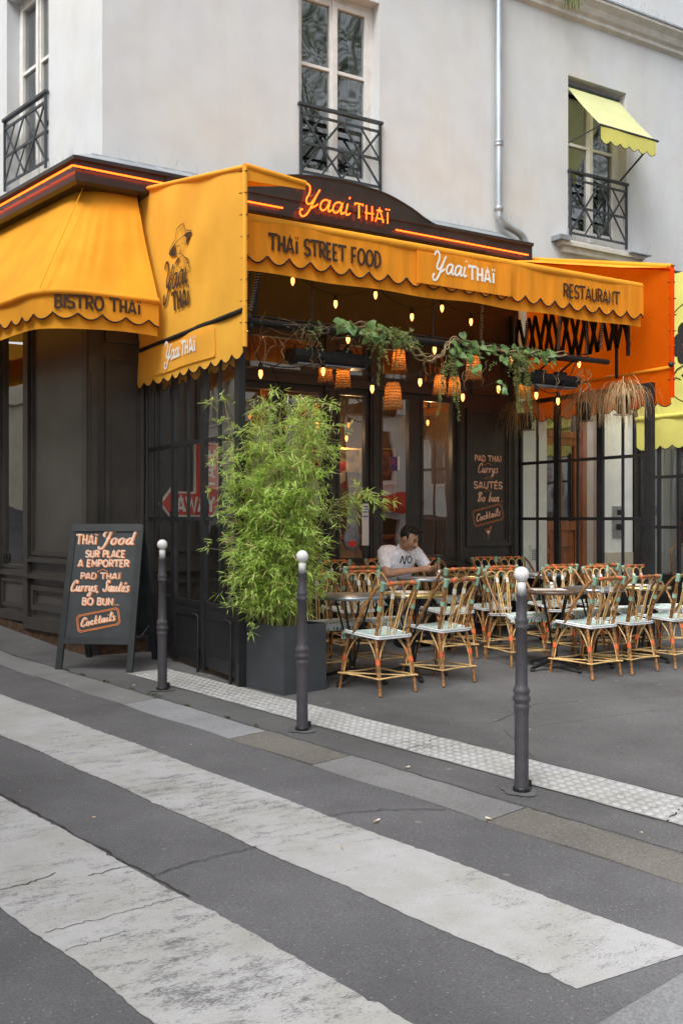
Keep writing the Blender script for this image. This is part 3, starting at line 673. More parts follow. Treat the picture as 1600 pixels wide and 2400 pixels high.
# street door of the house
mb = MB()
B = lambda *k: obox(mb, V(0, 9.7, 0), EX, NY, *k)
B(8.86, 8.94, -.1, 3.45, 0, .08); B(9.66, 9.74, -.1, 3.45, 0, .08); B(8.94, 9.66, 3.38, 3.45, 0, .08); B(8.94, 9.66, 2.52, 2.6, 0, .07)
B(8.94, 9.05, -.1, 2.52, .0, .05); B(9.55, 9.66, -.1, 2.52, 0, .05); B(9.05, 9.55, 1.3, 1.42, 0, .05); B(9.05, 9.55, 2.42, 2.52, 0, .05); B(9.05, 9.55, -.1, .2, 0, .05); B(9.05, 9.55, .2, 1.3, 0, .025)
B(9.1, 9.5, .3, 1.0, .025, .045); B(9.1, 9.5, 1.08, 1.24, .025, .045); B(9.15, 9.45, .36, .94, .045, .055); B(9.28, 9.32, 1.42, 2.42, .01, .045)
door = mb.build('front_door', M['door'], house)
mb = MB(); mb.quad(V(8.94, 9.68, 1.42), V(9.66, 9.68, 1.42), V(9.66, 9.68, 3.4), V(8.94, 9.68, 3.4)); mb.build('pane', M['glass_u'], door)
mb = MB(); mb.box(8.8, 9.8, 9.76, 9.9, 0, 3.6); mb.build('dark_backing', M['darkroom'], house)  # near-black slab standing in for the unlit hall behind the door
mb = MB(); mb.box(9.735, 9.86, 9.448, 9.5, -.1, 3.5); mb.build('door_jamb', M['beige'], house)
mb = MB(); mb.box(9.87, 10.41, 9.43, 9.449, -.1, 1.0); mb.build('dado', M['beige'], house)
mb = MB(); mb.box(10.02, 10.24, 9.425, 9.45, 1.2, 1.62); ic = mb.build('intercom', M['intercom'], house)
mb = MB(); mb.box(10.08, 10.18, 9.42, 9.426, 1.3, 1.38); mb.box(10.1, 10.17, 9.42, 9.426, 1.5, 1.57); mb.build('intercom_button', M['cast'], ic)
mb = MB(); mb.box(8.56, 8.74, 9.42, 9.449, .55, 1.12); vb = mb.build('meter_box', M['ivory'], house)
mb = MB()
for k in range(6): mb.box(8.58, 8.69, 9.414, 9.421, .93 + k * .024, .942 + k * .024)
mb.build('vent_grille', M['zinc'], vb)
# bird spikes: fine wires standing along the ledges
mb = MB()
def spikes(P, Q, step=.03):
    n = int((Q - P).length / step)
    for k in range(n):
        p = P.lerp(Q, k / n); q = p + V(random.uniform(-.06, .06), random.uniform(-.08, .02), random.uniform(.08, .14)); mb.tube([p, q], .0008, 3, cap=False)
for P_, Q_, st_p in ((corner(.2) + UP * 4.83 + U * .1, corner(.2) + UP * 4.83 + U * 2.4, .03), (V(9.0, 9.3, 5.0), V(10.56, 9.3, 5.0), .035), (V(7.05, 9.3, 4.86), V(8.0, 9.3, 4.86), .04), (V(8.05, 9.33, 5.12), V(8.35, 9.33, 5.02), .02), (V(8.5, 9.3, 8.23), V(11, 9.3, 8.23), .03),
        (V(3.2, 9.28, 4.88), V(4.4, 9.28, 4.88), .05), (V(3.07, 9.45, 5.96) + U * 1.15 + NL * .03, V(3.07, 9.45, 5.96) + U * 2.15 + NL * .03, .04), (V(5.26, 9.42, 5.96), V(6.29, 9.42, 5.96), .05)):
    mb = MB(); spikes(P_, Q_, st_p); mb.build('bird_spikes', M['zinc'], house)
# dry tuft hanging over the string course
for nm, lab, c in (('hanging_plant', 'small dry plant tuft hanging over the moulded string course', (9.05, 9.2, 8.1)), ('hanging_plant', 'tiny withered sprig hanging at the wall top beside the middle window', (5.1, 9.3, 7.45))):
    mb = MB(); c = Vector(c)
    for k in range(46):
        p = c + V(random.uniform(-.1, .1), random.uniform(-.06, .04), random.uniform(-.02, .1)); q = p + V(random.uniform(-.06, .06), random.uniform(-.06, .02), random.uniform(-.28, -.05)); e = V(.008, 0, 0)
        mb.quad(p - e * .3, p + e * .3, q + e, q - e)
    tag(mb.build(nm, M['fern']), lab, 'plant')
# ---------------------------------------------------------------- the shopfront
FO = V(0, 9.4, 0)                                        # right front: a = X, outward -Y
FL = V(CX0, CY0, 0)                                      # left front: a along U
shop = thing('restaurant_shopfront', 'black panelled wooden shopfront with tall windows under orange awnings', 'shopfront', (2.93, 9.4, 0))
gl = [(4.42, 4.96, .98, 2.86), (5.02, 5.54, .98, 2.86), (5.70, 6.10, .98, 2.86), (6.27, 6.70, .98, 2.86), (6.84, 7.33, .98, 2.86)]
tr = [(4.42, 5.54, 3.02, 3.42), (5.70, 6.10, 3.02, 3.42), (6.27, 6.70, 3.02, 3.42), (6.84, 7.33, 3.02, 3.42)]
lw = [(1.36, 1.98, .92, 3.7), (2.10, 2.72, .92, 3.7), (2.84, 3.5, .92, 3.7)]
mb = MB()
holed_wall(mb, FO, EX, NY, 2.93, 8.34, -.1, 4.6, gl + tr, .07)
holed_wall(mb, V(10.42, 9.42, 0), EX, NY, 0, 9, -.1, 4.3, [(.3, 1.4, .7, 3.2), (1.6, 2.8, .7, 3.2)], .1)
mb.quad(V(8.34, 9.4, -.1), V(8.34, 9.7, -.1), V(8.34, 9.7, 4.6), V(8.34, 9.4, 4.6))
mb.build('panelling', M['black'], shop)
mb = MB(); holed_wall(mb, FL, U, NL, 0, 16, -.1, 4.6, lw, .07); mb.build('side_panelling', M['gloss'], shop)
def frame(O, e, n, a0, a1, z0, z1, d0, d1, t, mb):
    obox(mb, O, e, n, a0, a0 + t, z0, z1, d0, d1); obox(mb, O, e, n, a1 - t, a1, z0, z1, d0, d1)
    obox(mb, O, e, n, a0 + t, a1 - t, z0, z0 + t, d0, d1); obox(mb, O, e, n, a0 + t, a1 - t, z1 - t, z1, d0, d1)
def moulding(O, e, n, a0, a1, z0, z1, mb, t=.035, d=.03):
    frame(O, e, n, a0, a1, z0, z1, 0, d, t, mb); frame(O, e, n, a0 + t, a1 - t, z0 + t, z1 - t, 0, d * .5, t * .6, mb)
def ledge(O, e, n, a0, a1, z, mb, d=.05, h=.045):
    obox(mb, O, e, n, a0, a1, z, z + h * .55, 0, d); obox(mb, O, e, n, a0, a1, z + h * .55, z + h, 0, d * .6)
mb = MB()
for a0, a1 in ((3.08, 3.46), (3.62, 4.3)):
    moulding(FO, EX, NY, a0, a1, 1.12, 3.02, mb); moulding(FO, EX, NY, a0, a1, 3.16, 3.9, mb); moulding(FO, EX, NY, a0, a1, .46, .84, mb); ledge(FO, EX, NY, a0 - .06, a1 + .06, .92, mb)
moulding(FO, EX, NY, 7.50, 8.20, 1.12, 2.78, mb, .045, .035); ledge(FO, EX, NY, 7.5, 8.2, .93, mb); moulding(FO, EX, NY, 7.58, 8.12, .4, .8, mb)
moulding(FO, EX, NY, 7.58, 8.12, 2.95, 3.6, mb)
for a0, a1, *_ in gl: moulding(FO, EX, NY, a0 + .03, a1 - .03, .4, .82, mb, .03, .025)
ledge(FO, EX, NY, 4.36, 5.62, .9, mb); ledge(FO, EX, NY, 5.64, 7.44, .9, mb)
ledge(FO, EX, NY, 4.36, 7.5, 2.9, mb, .07, .09); ledge(FO, EX, NY, 2.96, 8.3, 3.5, mb, .06, .08)
ledge(FO, EX, NY, 3.0, 8.3, .26, mb, .04, .06)
for a in (2.955, 3.53, 4.33, 5.6, 6.18, 7.40, 8.25):     # pilasters
    wd = .05 if a not in (6.18, 5.6) else .06
    obox(mb, FO, EX, NY, a - wd, a + wd, .14, 3.5, .002, .045); obox(mb, FO, EX, NY, a - wd * .55, a + wd * .55, .95, 2.85, .045, .062)
mb.build('moulding', M['black'], shop)
mb = MB()                                                # the left street front
moulding(FL, U, NL, .02, 1.22, 1.07, 3.6, mb, .03, .022)
ledge(FL, U, NL, .0, 1.28, 1.0, mb, .06, .05); ledge(FL, U, NL, -.02, 1.3, .83, mb, .075, .05)
moulding(FL, U, NL, .1, 1.2, .5, .76, mb, .05, .035)
obox(mb, FL, U, NL, -.03, 1.3, .3, .42, 0, .06); ledge(FL, U, NL, 1.3, 3.6, .84, mb, .04, .05); obox(mb, FL, U, NL, 1.3, 3.6, .36, .46, 0, .04)
moulding(FL, U, NL, 1.4, 1.96, .5, .8, mb, .03, .02); moulding(FL, U, NL, 2.12, 2.7, .5, .8, mb, .03, .02)
obox(mb, FL, U, NL, 1.25, 1.36, .3, 3.7, .002, .05); obox(mb, FL, U, NL, 1.985, 2.095, .46, 3.7, .002, .035); obox(mb, FL, U, NL, 2.73, 2.83, .46, 3.7, .002, .05)
obox(mb, FL, U, NL, -.03, .06, .42, 3.7, .003, .05)
mb.build('moulding', M['black'], shop)
mb = MB()
o = len(mb.v)
for t in range(0, 17):
    p = FL + U * t * .5 + NL * .03; g = gz(p.x, p.y)
mb2 = [FL + U * t * .5 + NL * .03 for t in range(0, 17)]
for p, q in zip(mb2, mb2[1:]): mb.quad(V(p.x, p.y, gz(p.x, p.y) - .05), V(q.x, q.y, gz(q.x, q.y) - .05), V(q.x, q.y, max(.31, gz(q.x, q.y) + .1)), V(p.x, p.y, max(.31, gz(p.x, p.y) + .1)))
mb.quad(V(2.9, 9.37, .05), V(4.4, 9.37, .05), V(4.4, 9.37, .262), V(2.9, 9.37, .262))
mb.build('rusty_plinth', M['rust'], shop)
def pane(name, O, e, n, a0, a1, z0, z1, d, m, par):
    mb = MB(); P = lambda a, z: Vector(O) + Vector(e) * a + UP * z + Vector(n) * d
    mb.quad(P(a0, z0), P(a1, z0), P(a1, z1), P(a0, z1)); return mb.build(name, m, par)
for k, (a0, a1, z0, z1) in enumerate(gl + tr):
    mb = MB(); frame(FO, EX, NY, a0, a1, z0, z1, -.05, .012, .035, mb)
    if k in (3, 4): pass
    wo = mb.build('window', M['black'], shop)
    pane('pane', FO, EX, NY, a0 + .03, a1 - .03, z0 + .03, z1 - .03, -.02, M['glass'], wo)
for a0, a1, z0, z1 in lw:
    mb = MB(); frame(FL, U, NL, a0, a1, z0, z1, -.05, .012, .035, mb); wo = mb.build('window', M['black'], shop)
    pane('pane', FL, U, NL, a0 + .03, a1 - .03, z0 + .03, z1 - .03, -.02, M['glass'], wo)
    mb = MB()
    for q in (a0 + .09, a1 - .09):                       # small cast ornament in the lower corners
        P = lambda a, z: FL + U * a + UP * z + NL * -.012
        mb.tube([P(q + .05 * cos(t * pi / 6), z0 + .1 + .05 * sin(t * pi / 6)) for t in range(12)], .008, 5, closed=True)
        mb.bar(P(q - .05, z0 + .05), P(q + .05, z0 + .15), .01, .01); mb.bar(P(q + .05, z0 + .05), P(q - .05, z0 + .15), .01, .008)
    mb.build('corner_ornament', M['cast'], wo)
# cornice and arched sign board
mb = MB(); sweep(mb, [(0, 4.57), (.22, 4.57), (.26, 4.59), (.26, 4.765), (.29, 4.775), (.29, 4.81), (.0, 4.83)], 14, 8.33); mb.build('cornice', M['brown'], shop)
mb = MB(); sweep(mb, [(.24, 4.8215), (.235, 4.835), (-.03, 4.96), (-.045, 4.98)], 14, 8.06)
mb.build('zinc_flashing', M['zinc'], shop)
half = [(0, 5.085), (.4, 5.06), (.6, 5.03), (.75, 4.99), (.95, 4.92), (1.1, 4.85), (1.3, 4.79), (1.55, 4.765), (2.0, 4.76)]
arch = [(5.6 - a, z) for a, z in half[::-1]] + [(5.6 + a, z) for a, z in half[1:]]
arch = [tuple(p[:2]) for p in crv([(a, z, 0) for a, z in arch], 5)]
mb = MB(); poly = [V(a, 9.125, z) for a, z in arch] + [V(7.6, 9.125, 4.60), V(3.6, 9.125, 4.60)]
mb.prism(poly[::-1], (0, .09, 0)); sb = mb.build('sign_board', M['brown'], shop)
mb = MB(); mb.tube([V(a, 9.13, z + .006) for a, z in arch], .016, 6); mb.build('sign_board_edge', M['cast'], sb)
# dark interior seen through the glass
ins = thing('restaurant_interior', 'dim warm dining room behind the shopfront glass', 'interior', (5.5, 11, .15))
pl = [V(3.0, 9.52, 0), V(2.93 - .187 * 4 + .14, 9.52 + 3.9, 0), V(2.6, 13.4, 0), V(8.28, 11.7, 0), V(8.28, 9.52, 0)]
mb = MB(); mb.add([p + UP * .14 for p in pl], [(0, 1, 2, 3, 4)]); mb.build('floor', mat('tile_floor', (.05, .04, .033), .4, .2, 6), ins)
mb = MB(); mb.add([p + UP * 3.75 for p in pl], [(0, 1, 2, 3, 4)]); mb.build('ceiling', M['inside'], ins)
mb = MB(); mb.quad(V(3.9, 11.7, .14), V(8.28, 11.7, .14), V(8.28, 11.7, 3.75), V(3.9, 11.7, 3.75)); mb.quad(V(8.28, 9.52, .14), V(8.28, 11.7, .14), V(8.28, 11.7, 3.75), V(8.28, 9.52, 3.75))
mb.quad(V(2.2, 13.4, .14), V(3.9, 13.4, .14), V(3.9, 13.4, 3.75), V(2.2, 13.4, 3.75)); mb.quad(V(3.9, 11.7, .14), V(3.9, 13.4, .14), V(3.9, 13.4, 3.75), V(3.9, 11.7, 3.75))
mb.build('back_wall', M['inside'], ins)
mb = MB(); mb.box(4.6, 7.9, 11.0, 11.4, .15, 1.18); mb.box(4.55, 7.95, 10.95, 11.42, 1.18, 1.23)
tag(mb.build('bar_counter', M['door']), 'dark wooden bar counter inside behind the glass doors', 'counter')
for i, (x, z, w_, h_, col, lab) in enumerate([(6.75, 2.2, .42, .36, (.12, .10, .06), 'framed tan picture on the inner wall, behind the left glass door'), (7.28, 2.26, .38, .34, (.15, .11, .06), 'framed ochre picture on the inner wall beside the tan one'), (7.9, 2.0, .3, .9, (.10, .03, .02), 'tall red framed panel on the inner wall'), (6.2, 1.9, .4, .5, (.12, .12, .11), 'framed grey picture on the inner wall near the bamboo')]):
    t = thing('wall_picture', lab, 'picture', (x, 11.66, z))
    mb = MB(); frame(V(x, 11.69, z), EX, NY, -w_ / 2, w_ / 2, -h_ / 2, h_ / 2, 0, .03, .025, mb); mb.build('frame', M['brass'], t)
    mb = MB(); mb.quad(*[V(x + a * w_ / 2.2, 11.68, z + b * h_ / 2.2) for a, b in ((-1, -1), (1, -1), (1, 1), (-1, 1))]); mb.build('print', mat('print', col, .6, .8, 9), t)
# red and white striped cloth hung behind the left glass door
mb = MB(); mb.grid(14, 10, lambda a, b: V(6.02 + .55 * a, 10.6 + .05 * sin(a * 9), 1.86 + .34 * b * (1 - .15 * sin(a * pi)) + .03 * sin(a * 5)))
st = mat('striped_cloth', (.6, .55, .5), .8, .1, 5)
n_, l_ = st.node_tree.nodes, st.node_tree.links
tc_ = n_.new('ShaderNodeTexCoord'); wv = n_.new('ShaderNodeTexWave'); mp_ = n_.new('ShaderNodeMapping'); mp_.inputs['Rotation'].default_value = (0, radians(35), 0)
l_.new(tc_.outputs['Object'], mp_.inputs[0]); l_.new(mp_.outputs[0], wv.inputs['Vector']); wv.inputs['Scale'].default_value = 1.4; wv.bands_direction = 'Z'
cr = n_.new('ShaderNodeValToRGB'); cr.color_ramp.interpolation = 'CONSTANT'; e_ = cr.color_ramp.elements; e_[0].color = (.35, .02, .035, 1); e_[1].position = .5; e_[1].color = (.55, .52, .46, 1)
l_.new(wv.outputs['Fac'], cr.inputs[0]); l_.new(cr.outputs[0], n_['Principled BSDF'].inputs['Base Color'])
tag(mb.build('striped_cloth', st), 'red and white striped cloth hanging inside the left glass door', 'cloth')
mb = MB(); mb.box(5.72, 5.98, 9.6, 9.64, 2.98, 3.38)
po = mb.build('transom_poster', M['white_top']); tag(po, 'pale blue and yellow patterned poster in the transom light', 'poster')
mb = MB()
for k in range(60):
    p = V(5.75 + random.random() * .2, 9.597, 3.02 + random.random() * .32); d = V(random.uniform(-.03, .03), 0, random.uniform(-.03, .03))
    mb.quad(p, p + d, p + d * .7 + V(.012, -.0002 * k, .012))
mb.build('pattern', [mat('poster_ink', (.04, .05, .2), .6, .5, 60, col2=(.65, .5, .03))], po)
mb = MB(); mb.lathe([(.12, -.02), (.14, -.02), (.14, .02), (.12, .02)], (6.33, 9.62, 3.2), 24, Matrix.Rotation(pi / 2, 3, 'X'))
tag(mb.build('round_plaque', M['ivory']), 'round white plaque beside the patterned poster', 'plaque')
# stickers and menus on the doors
mb = MB(); mb.lathe([(.0, 0), (.105, 0), (.105, .004), (0, .004)], (5.9, 9.405, 1.23), 24, Matrix.Scale(1.25, 3, (0, 0, 1)) @ Matrix.Rotation(pi / 2, 3, 'X'))
so = mb.build('door_sticker', mat('sticker_grey', (.22, .25, .3), .5, .2, 40)); tag(so, 'round red and grey sticker low on the left glass door', 'sticker')
mb = MB(); mb.prism([V(5.83, 9.3995, 1.2), V(5.97, 9.3995, 1.2), V(5.93, 9.3995, 1.13), V(5.87, 9.3995, 1.13)], (0, -.0015, 0)); mb.build('sticker_shield', M['sign_red'], so)
mb = MB(); mb.box(6.02, 6.11, 9.38, 9.384, 1.15, 1.62); mo = mb.build('menu_sheet', M['paper']); tag(mo, 'white menu sheet taped to the edge of the left glass door', 'menu')
mb = MB()
for z in (1.52, 1.55, 1.47, 1.58): mb.box(6.03, 6.10, 9.378, 9.3795, z, z + .012)
mb.build('printed_lines', mat('blue_print', (.05, .1, .3), .6), mo)
mb = MB(); mb.box(6.42, 6.52, 9.40, 9.405, 2.0, 2.16); mo = mb.build('notice', mat('violet_notice', (.08, .05, .14), .5)); tag(mo, 'small violet notice stuck inside the middle glass door', 'notice')
mb = MB(); mb.box(6.515, 6.545, 9.398, 9.403, 2.005, 2.165); mb.build('white_edge', M['paper'], mo)
mb = MB(); write(mb, 'N', 'caps', plane_map((6.455, 9.3995, 2.07), EX, UP, NY), .06, .012); mb.build('lettering', M['sign_red'], mo)
# painted menu on the black panel
pn = plane_map((7.85, 9.4, 0), EX, UP, NY)
def board_text(parent, items, mp, off=.006, sh=(.004, -.004)):
    a, b = MB(), MB()
    for it in items:
        txt, font, y, h, wd, kw = it
        write(a, txt, font, mp, h, wd * 1.25, x=kw.get('x', 0) + sh[0], y=y + sh[1], lift=off, **{k: v for k, v in kw.items() if k != 'x'})
        write(b, txt, font, mp, h, wd, x=kw.get('x', 0) - sh[0] * .5, y=y - sh[1] * .5, lift=off + .003, **{k: v for k, v in kw.items() if k != 'x'})
    return a, b
def ticket(mb, mp, cx, cy, w_, h_, rot, lift, t):
    c, s_ = cos(rot), sin(rot); k = h_ * .14
    for m in (1, .86):
        W, H = w_ * (m if m == 1 else 1 - .14 * h_ / w_ * 1.0), h_ * m
        pts = [(-W / 2 + k, -H / 2), (W / 2 - k, -H / 2), (W / 2, -H / 2 + k), (W / 2, H / 2 - k), (W / 2 - k, H / 2), (-W / 2 + k, H / 2), (-W / 2, H / 2 - k), (-W / 2, -H / 2 + k), (-W / 2 + k, -H / 2)]
        ribbon(mb, [(cx + x * c - y * s_, cy + x * s_ + y * c) for x, y in pts], t, mp, lift + .0004 * m)
def chevron(mb, mp, cx, cy, s_, lift, t):
    ribbon(mb, [(cx - s_, cy - s_ * .35)] + [(cx - s_ * .9 + .14 * s_ * cos(a), cy - s_ * .22 + .14 * s_ * sin(a)) for a in (4, 3, 2, 1)] + [(cx, cy + s_ * .3), (cx + s_ * .9, cy - s_ * .15), (cx + s_ * 1.0, cy - s_ * .3)], t, mp, lift)
a, b = board_text(shop, [('PAD THAÏ', 'caps', 2.15, .066, .011, dict(fitw=.42)), ('Currys', 'script', 2.01, .112, .009, dict(slant=.22, fitw=.31, wfn=BRUSH, x=-.01)),
    ('SAUTÉS', 'caps', 1.82, .078, .012, dict(fitw=.44)), ('Bo bun', 'script', 1.66, .11, .010, dict(slant=.22, fitw=.34, wfn=BRUSH)), ('...', 'caps', 1.665, .05, .009, dict(x=.215)),
    ('Cocktails', 'script', 1.455, .085, .009, dict(slant=.25, fitw=.38, rot=radians(12), wfn=BRUSH, y=0) if False else dict(slant=.25, fitw=.38, rot=radians(12), wfn=BRUSH))], pn)
ticket(a, pn, 0, 1.495, .47, .20, radians(12), .006, .005)
for y in (2.115, 1.945, 1.79): chevron(a, pn, .0, y, .05, .006, .006)
# cocktail glass drawing
ribbon(a, [(-.045, 1.32), (.05, 1.33), (.005, 1.25), (.005, 1.18)], .006, pn, .006); ribbon(a, [(.005, 1.25), (-.045, 1.32)], .006, pn, .007)
ribbon(a, [(.04 * cos(t), 1.175 + .008 * sin(t)) for t in [k * .6 for k in range(12)]], .005, pn, .006); fill(b, [(-.03, 1.303), (.034, 1.308), (.005, 1.26)], pn, .0065)
ribbon(a, [(.02, 1.33), (.045, 1.36), (.055, 1.34)], .009, pn, .006)
wa = a.build('painted_menu', M['chalk_o'], shop); b.build('lettering', M['chalk_w'], wa)
# take-away arrow sign behind the left glass screen
ar = thing('arrow_sign', 'red white-edged take-away arrow sign behind the left glass screen', 'sign', (3.95, 9.33, 1.8))
outer = [(3.60, 1.60), (3.74, 1.78), (3.74, 1.72), (3.97, 1.72), (3.97, 2.22), (4.24, 2.22), (4.24, 1.60), (4.18, 1.47), (3.74, 1.47), (3.74, 1.42)]
def inset(p, d):
    out = []
    for i in range(len(p)):
        a_, b_, c_ = Vector(p[i - 1]), Vector(p[i]), Vector(p[(i + 1) % len(p)])
        n1 = (b_ - a_).normalized(); n2 = (c_ - b_).normalized(); n1 = Vector((n1.y, -n1.x)); n2 = Vector((n2.y, -n2.x)); m = (n1 + n2).normalized(); out.append(tuple(b_ + m * (d / max(.35, m.dot(n1)))))
    return out
mb = MB(); mb.prism([V(a_, 9.30, z) for a_, z in outer], (0, .04, 0)); mb.build('edge', M['sign_white'], ar)
mb = MB(); mb.prism([V(a_, 9.294, z) for a_, z in inset(outer, .018)], (0, .004, 0)); mb.build('face', M['sign_red'], ar)
mb = MB(); am = plane_map((3.98, 9.292, 1.52), EX, UP, NY); write(mb, 'AWAY', 'caps', am, .15, .03, fitw=.40)
write(mb, 'TAKE', 'caps', plane_map((4.185, 9.292, 1.96), UP, -EX, NY), .13, .026, fitw=.40)
mb.build('lettering', M['sign_white'], ar)
# ---------------------------------------------------------------- neon
mb = MB(); NX = plane_map((5.03, 9.07, 4.665), EX, UP, NY)
def neon_strokes(mb, text, font, h, x, y, gap, slant, r, fitw, rows=1):
    st, W = strokes(text, font, h, gap, slant); k = fitw / W
    for q in st:
        P = [NX(p[0] * k + x, p[1] + y, 0) for p in q]
        mb.tube(P, r, 7)
sgn = thing('neon_sign', 'glowing orange neon name sign on the arched brown sign board', 'neon sign', (5.6, 9.1, 4.75))
neon_strokes(mb, 'Yaai', 'script', .25, .06, .04, .06, .12, .008, .57); neon_strokes(mb, 'THAÏ', 'caps', .155, .70, .035, .16, 0, .0072, .45)
mb.build('lettering_tube', M['neon'], sgn)
mb = MB()
for x, z in ((5.06, 4.7), (5.2, 4.85), (5.3, 4.72), (5.5, 4.74), (5.62, 4.72), (5.8, 4.72), (5.98, 4.74), (6.12, 4.74)): mb.tube([(x, 9.125, z), (x, 9.075, z)], .006, 5)
mb.build('stand_off', M['zinc'], sgn)
def neon_bar(label, P, Q, parent=None):
    t = thing('neon_tube', label, 'neon tube', P, group='orange neon tubes along the cornice')
    mb = MB(); mb.tube([P, Q], .0085, 8); mb.build('glass_tube', M['neon'], t)
    mb = MB(); n = max(2, int((Q - P).length / .5)); d = (Q - P).normalized(); back = V(0, 1, 0) if abs(d.x) > .7 else -NL
    for k in range(n + 1):
        p = P.lerp(Q, (k + .2) / (n + .4)); mb.tube([p, p + back * .045], .007, 5)
    mb.build('clip', M['zinc'], t)
c = corner(.31)
neon_bar('long orange neon tube on the cornice along the left side street', c + UP * 4.70 + U * 5, c + UP * 4.70 + U * .005)
neon_bar('orange neon tube on the cornice between street corner and flap', c + UP * 4.70 + EX * .005, V(4.1, 9.09, 4.685))
neon_bar('short orange neon tube left of the arched name sign', V(4.4, 9.09, 4.665), V(4.86, 9.09, 4.665))
neon_bar('orange neon tube right of the arched name sign', V(6.28, 9.09, 4.655), V(8.22, 9.09, 4.645))
# ---------------------------------------------------------------- glazed terrace screens
def screen(label, X, Ys, ztop, side, skirt):
    t = thing('glass_screen', label, 'glass screen', (X, Ys[-1], 0))
    Y0, Y1 = Ys[0], Ys[-1]; g = lambda y: gz(X, y)
    mb = MB()
    mb.box(X - .03, X + .03, Y1 - .03, Y1 + .03, g(Y1), ztop); mb.box(X - .025, X + .025, Y1 + .03, Y0, ztop - .05, ztop)
    for a, b in zip(Ys, Ys[1:]):
        for y in (a - .022, b + .05 if b == Y1 else b + .022): mb.box(X - .02, X + .02, y - .021, y + .021, g(y) + .03, ztop - .05)
        m = (a + b) / 2 + (.01 if b != Y1 else .03); mb.box(X - .012, X + .012, m - .012, m + .012, .70, ztop - .05)
        for z, h in ((2.13, .018), (1.45, .018), (.70, .022)):
            for y0, y1 in ((b + .044, m - .012), (m + .012, a - .044)): mb.box(X - .013, X + .013, y0 + (.03 if b == Y1 and y0 < m - .1 else 0), y1, z - h, z + h)
    mb.build('frame', M['black2'], t)
    for i, (a, b) in enumerate(zip(Ys, Ys[1:])):
        mb = MB(); mb.quad(V(X, a - .03, .71), V(X, b + .03, .71), V(X, b + .03, ztop - .05), V(X, a - .03, ztop - .05)); mb.build('pane', M['glass_s' if side < 0 else 'glass_r'], t)
        y0, y1 = b + .03, a - .03
        mb = MB(); mb.hexa([V(X - .008, y0, g(y0) + .06), V(X + .008, y0, g(y0) + .06), V(X + .008, y1, g(y1) + .06), V(X - .008, y1, g(y1) + .06), V(X - .008, y0, .68), V(X + .008, y0, .68), V(X + .008, y1, .68), V(X - .008, y1, .68)])
        for z0, z1 in ((g(a) + .1, g(a) + .17), (.58, .64)): mb.box(X - .016, X - .0085, y0 + .05, y1 - .05, z0, z1)
        mb.build('lower_panel', M['black2'], t)
    if side < 0:
        for y in (8.09, 7.42):
            mb = MB(); mb.tube([(X - .035, y, .06 + g(y) - .07), (X - .035, y, .58), (X - .035, y + .012, .6), (X - .035, y + .13, .61)], .009, 6); mb.tube([(X - .035, y, g(y) + .0), (X - .035, y, g(y) + .22)], .016, 7)
            mb.build('floor_bolt', M['cast'], t)
        for y in (8.74, 8.69):
            for z in (.4, 1.4, 2.55):
                mb = MB(); mb.box(X - .03, X - .02, y - .02, y + .02, z, z + .12); mb.build('hinge', M['cast'], t)
    return t
YS = [9.38, 8.716, 8.03, 7.31]
screen('black steel glazed side screen left of the bamboo planter', 3.52, YS, 2.88, -1, True)
screen('black steel glazed side screen under the dried grass pots', 8.34, YS, 2.90, 1, True)
# ---------------------------------------------------------------- awnings
def scallop(z0, h, sp, ph=0): return lambda s_: z0 + h * (1 - abs(sin(pi * (s_ / sp + ph))) ** .8)
def path_fn(pts):
    P = [Vector(p) for p in pts]; L = [0]
    for a, b in zip(P, P[1:]): L.append(L[-1] + (b - a).length)
    def f(s_):
        s_ = max(0, min(L[-1], s_))
        for i in range(len(P) - 1):
            if s_ <= L[i + 1] + 1e-9: return P[i].lerp(P[i + 1], (s_ - L[i]) / max(1e-9, L[i + 1] - L[i])), (P[i + 1] - P[i]).normalized()
        return P[-1], (P[-1] - P[-2]).normalized()
    return f, L[-1]
def valance(parent, f, L, ztop, zfun, mfab, off=0, back=None, trimr=.007, wob=.008):
    n = int(L / .016); mb = MB()
    def pt(s_, z, o):
        p, d = f(s_); nn = V(d.y, -d.x, 0)
        return V(p.x, p.y, 0) + nn * (o + wob * sin(s_ * 3.1) + wob * .6 * sin(s_ * 7.7 + z * 6)) + UP * z
    cols = [[pt(L * i / n, ztop + (zfun(L * i / n) - ztop) * j / 4, off) for j in range(5)] for i in range(n + 1)]
    for i in range(n):
        for j in range(4): mb.add([cols[i][j], cols[i + 1][j], cols[i + 1][j + 1], cols[i][j + 1]], [(0, 1, 2, 3)], True)
    v = mb.build('valance', mfab, parent, merge=True)
    mb = MB(); mb.tube([c[4] + V(0, 0, 0) for c in cols], trimr, 6); mb.build('braid', M['trim'], v)
    if back:
        mb = MB(); n2 = int(L / .08)
        for i in range(n2):
            a, b = L * i / n2, L * (i + 1) / n2; za, zb = back + .008 * sin(a * 6), back + .008 * sin(b * 6)
            mb.quad(pt(a, ztop - .02, off - .03), pt(b, ztop - .02, off - .03), pt(b, zb, off - .035), pt(a, za, off - .035))
        mb.build('inner_valance', mfab, parent)
    return v, pt
def text_on(parent, pt, items, m):
    mb = MB()
    for txt, font, s0, z, h, wd, kw in items:
        write(mb, txt, font, lambda a, b, c: pt(s0 + a, z + b, .012 + c), h, wd, **kw)
    return mb.build('lettering', m, parent)
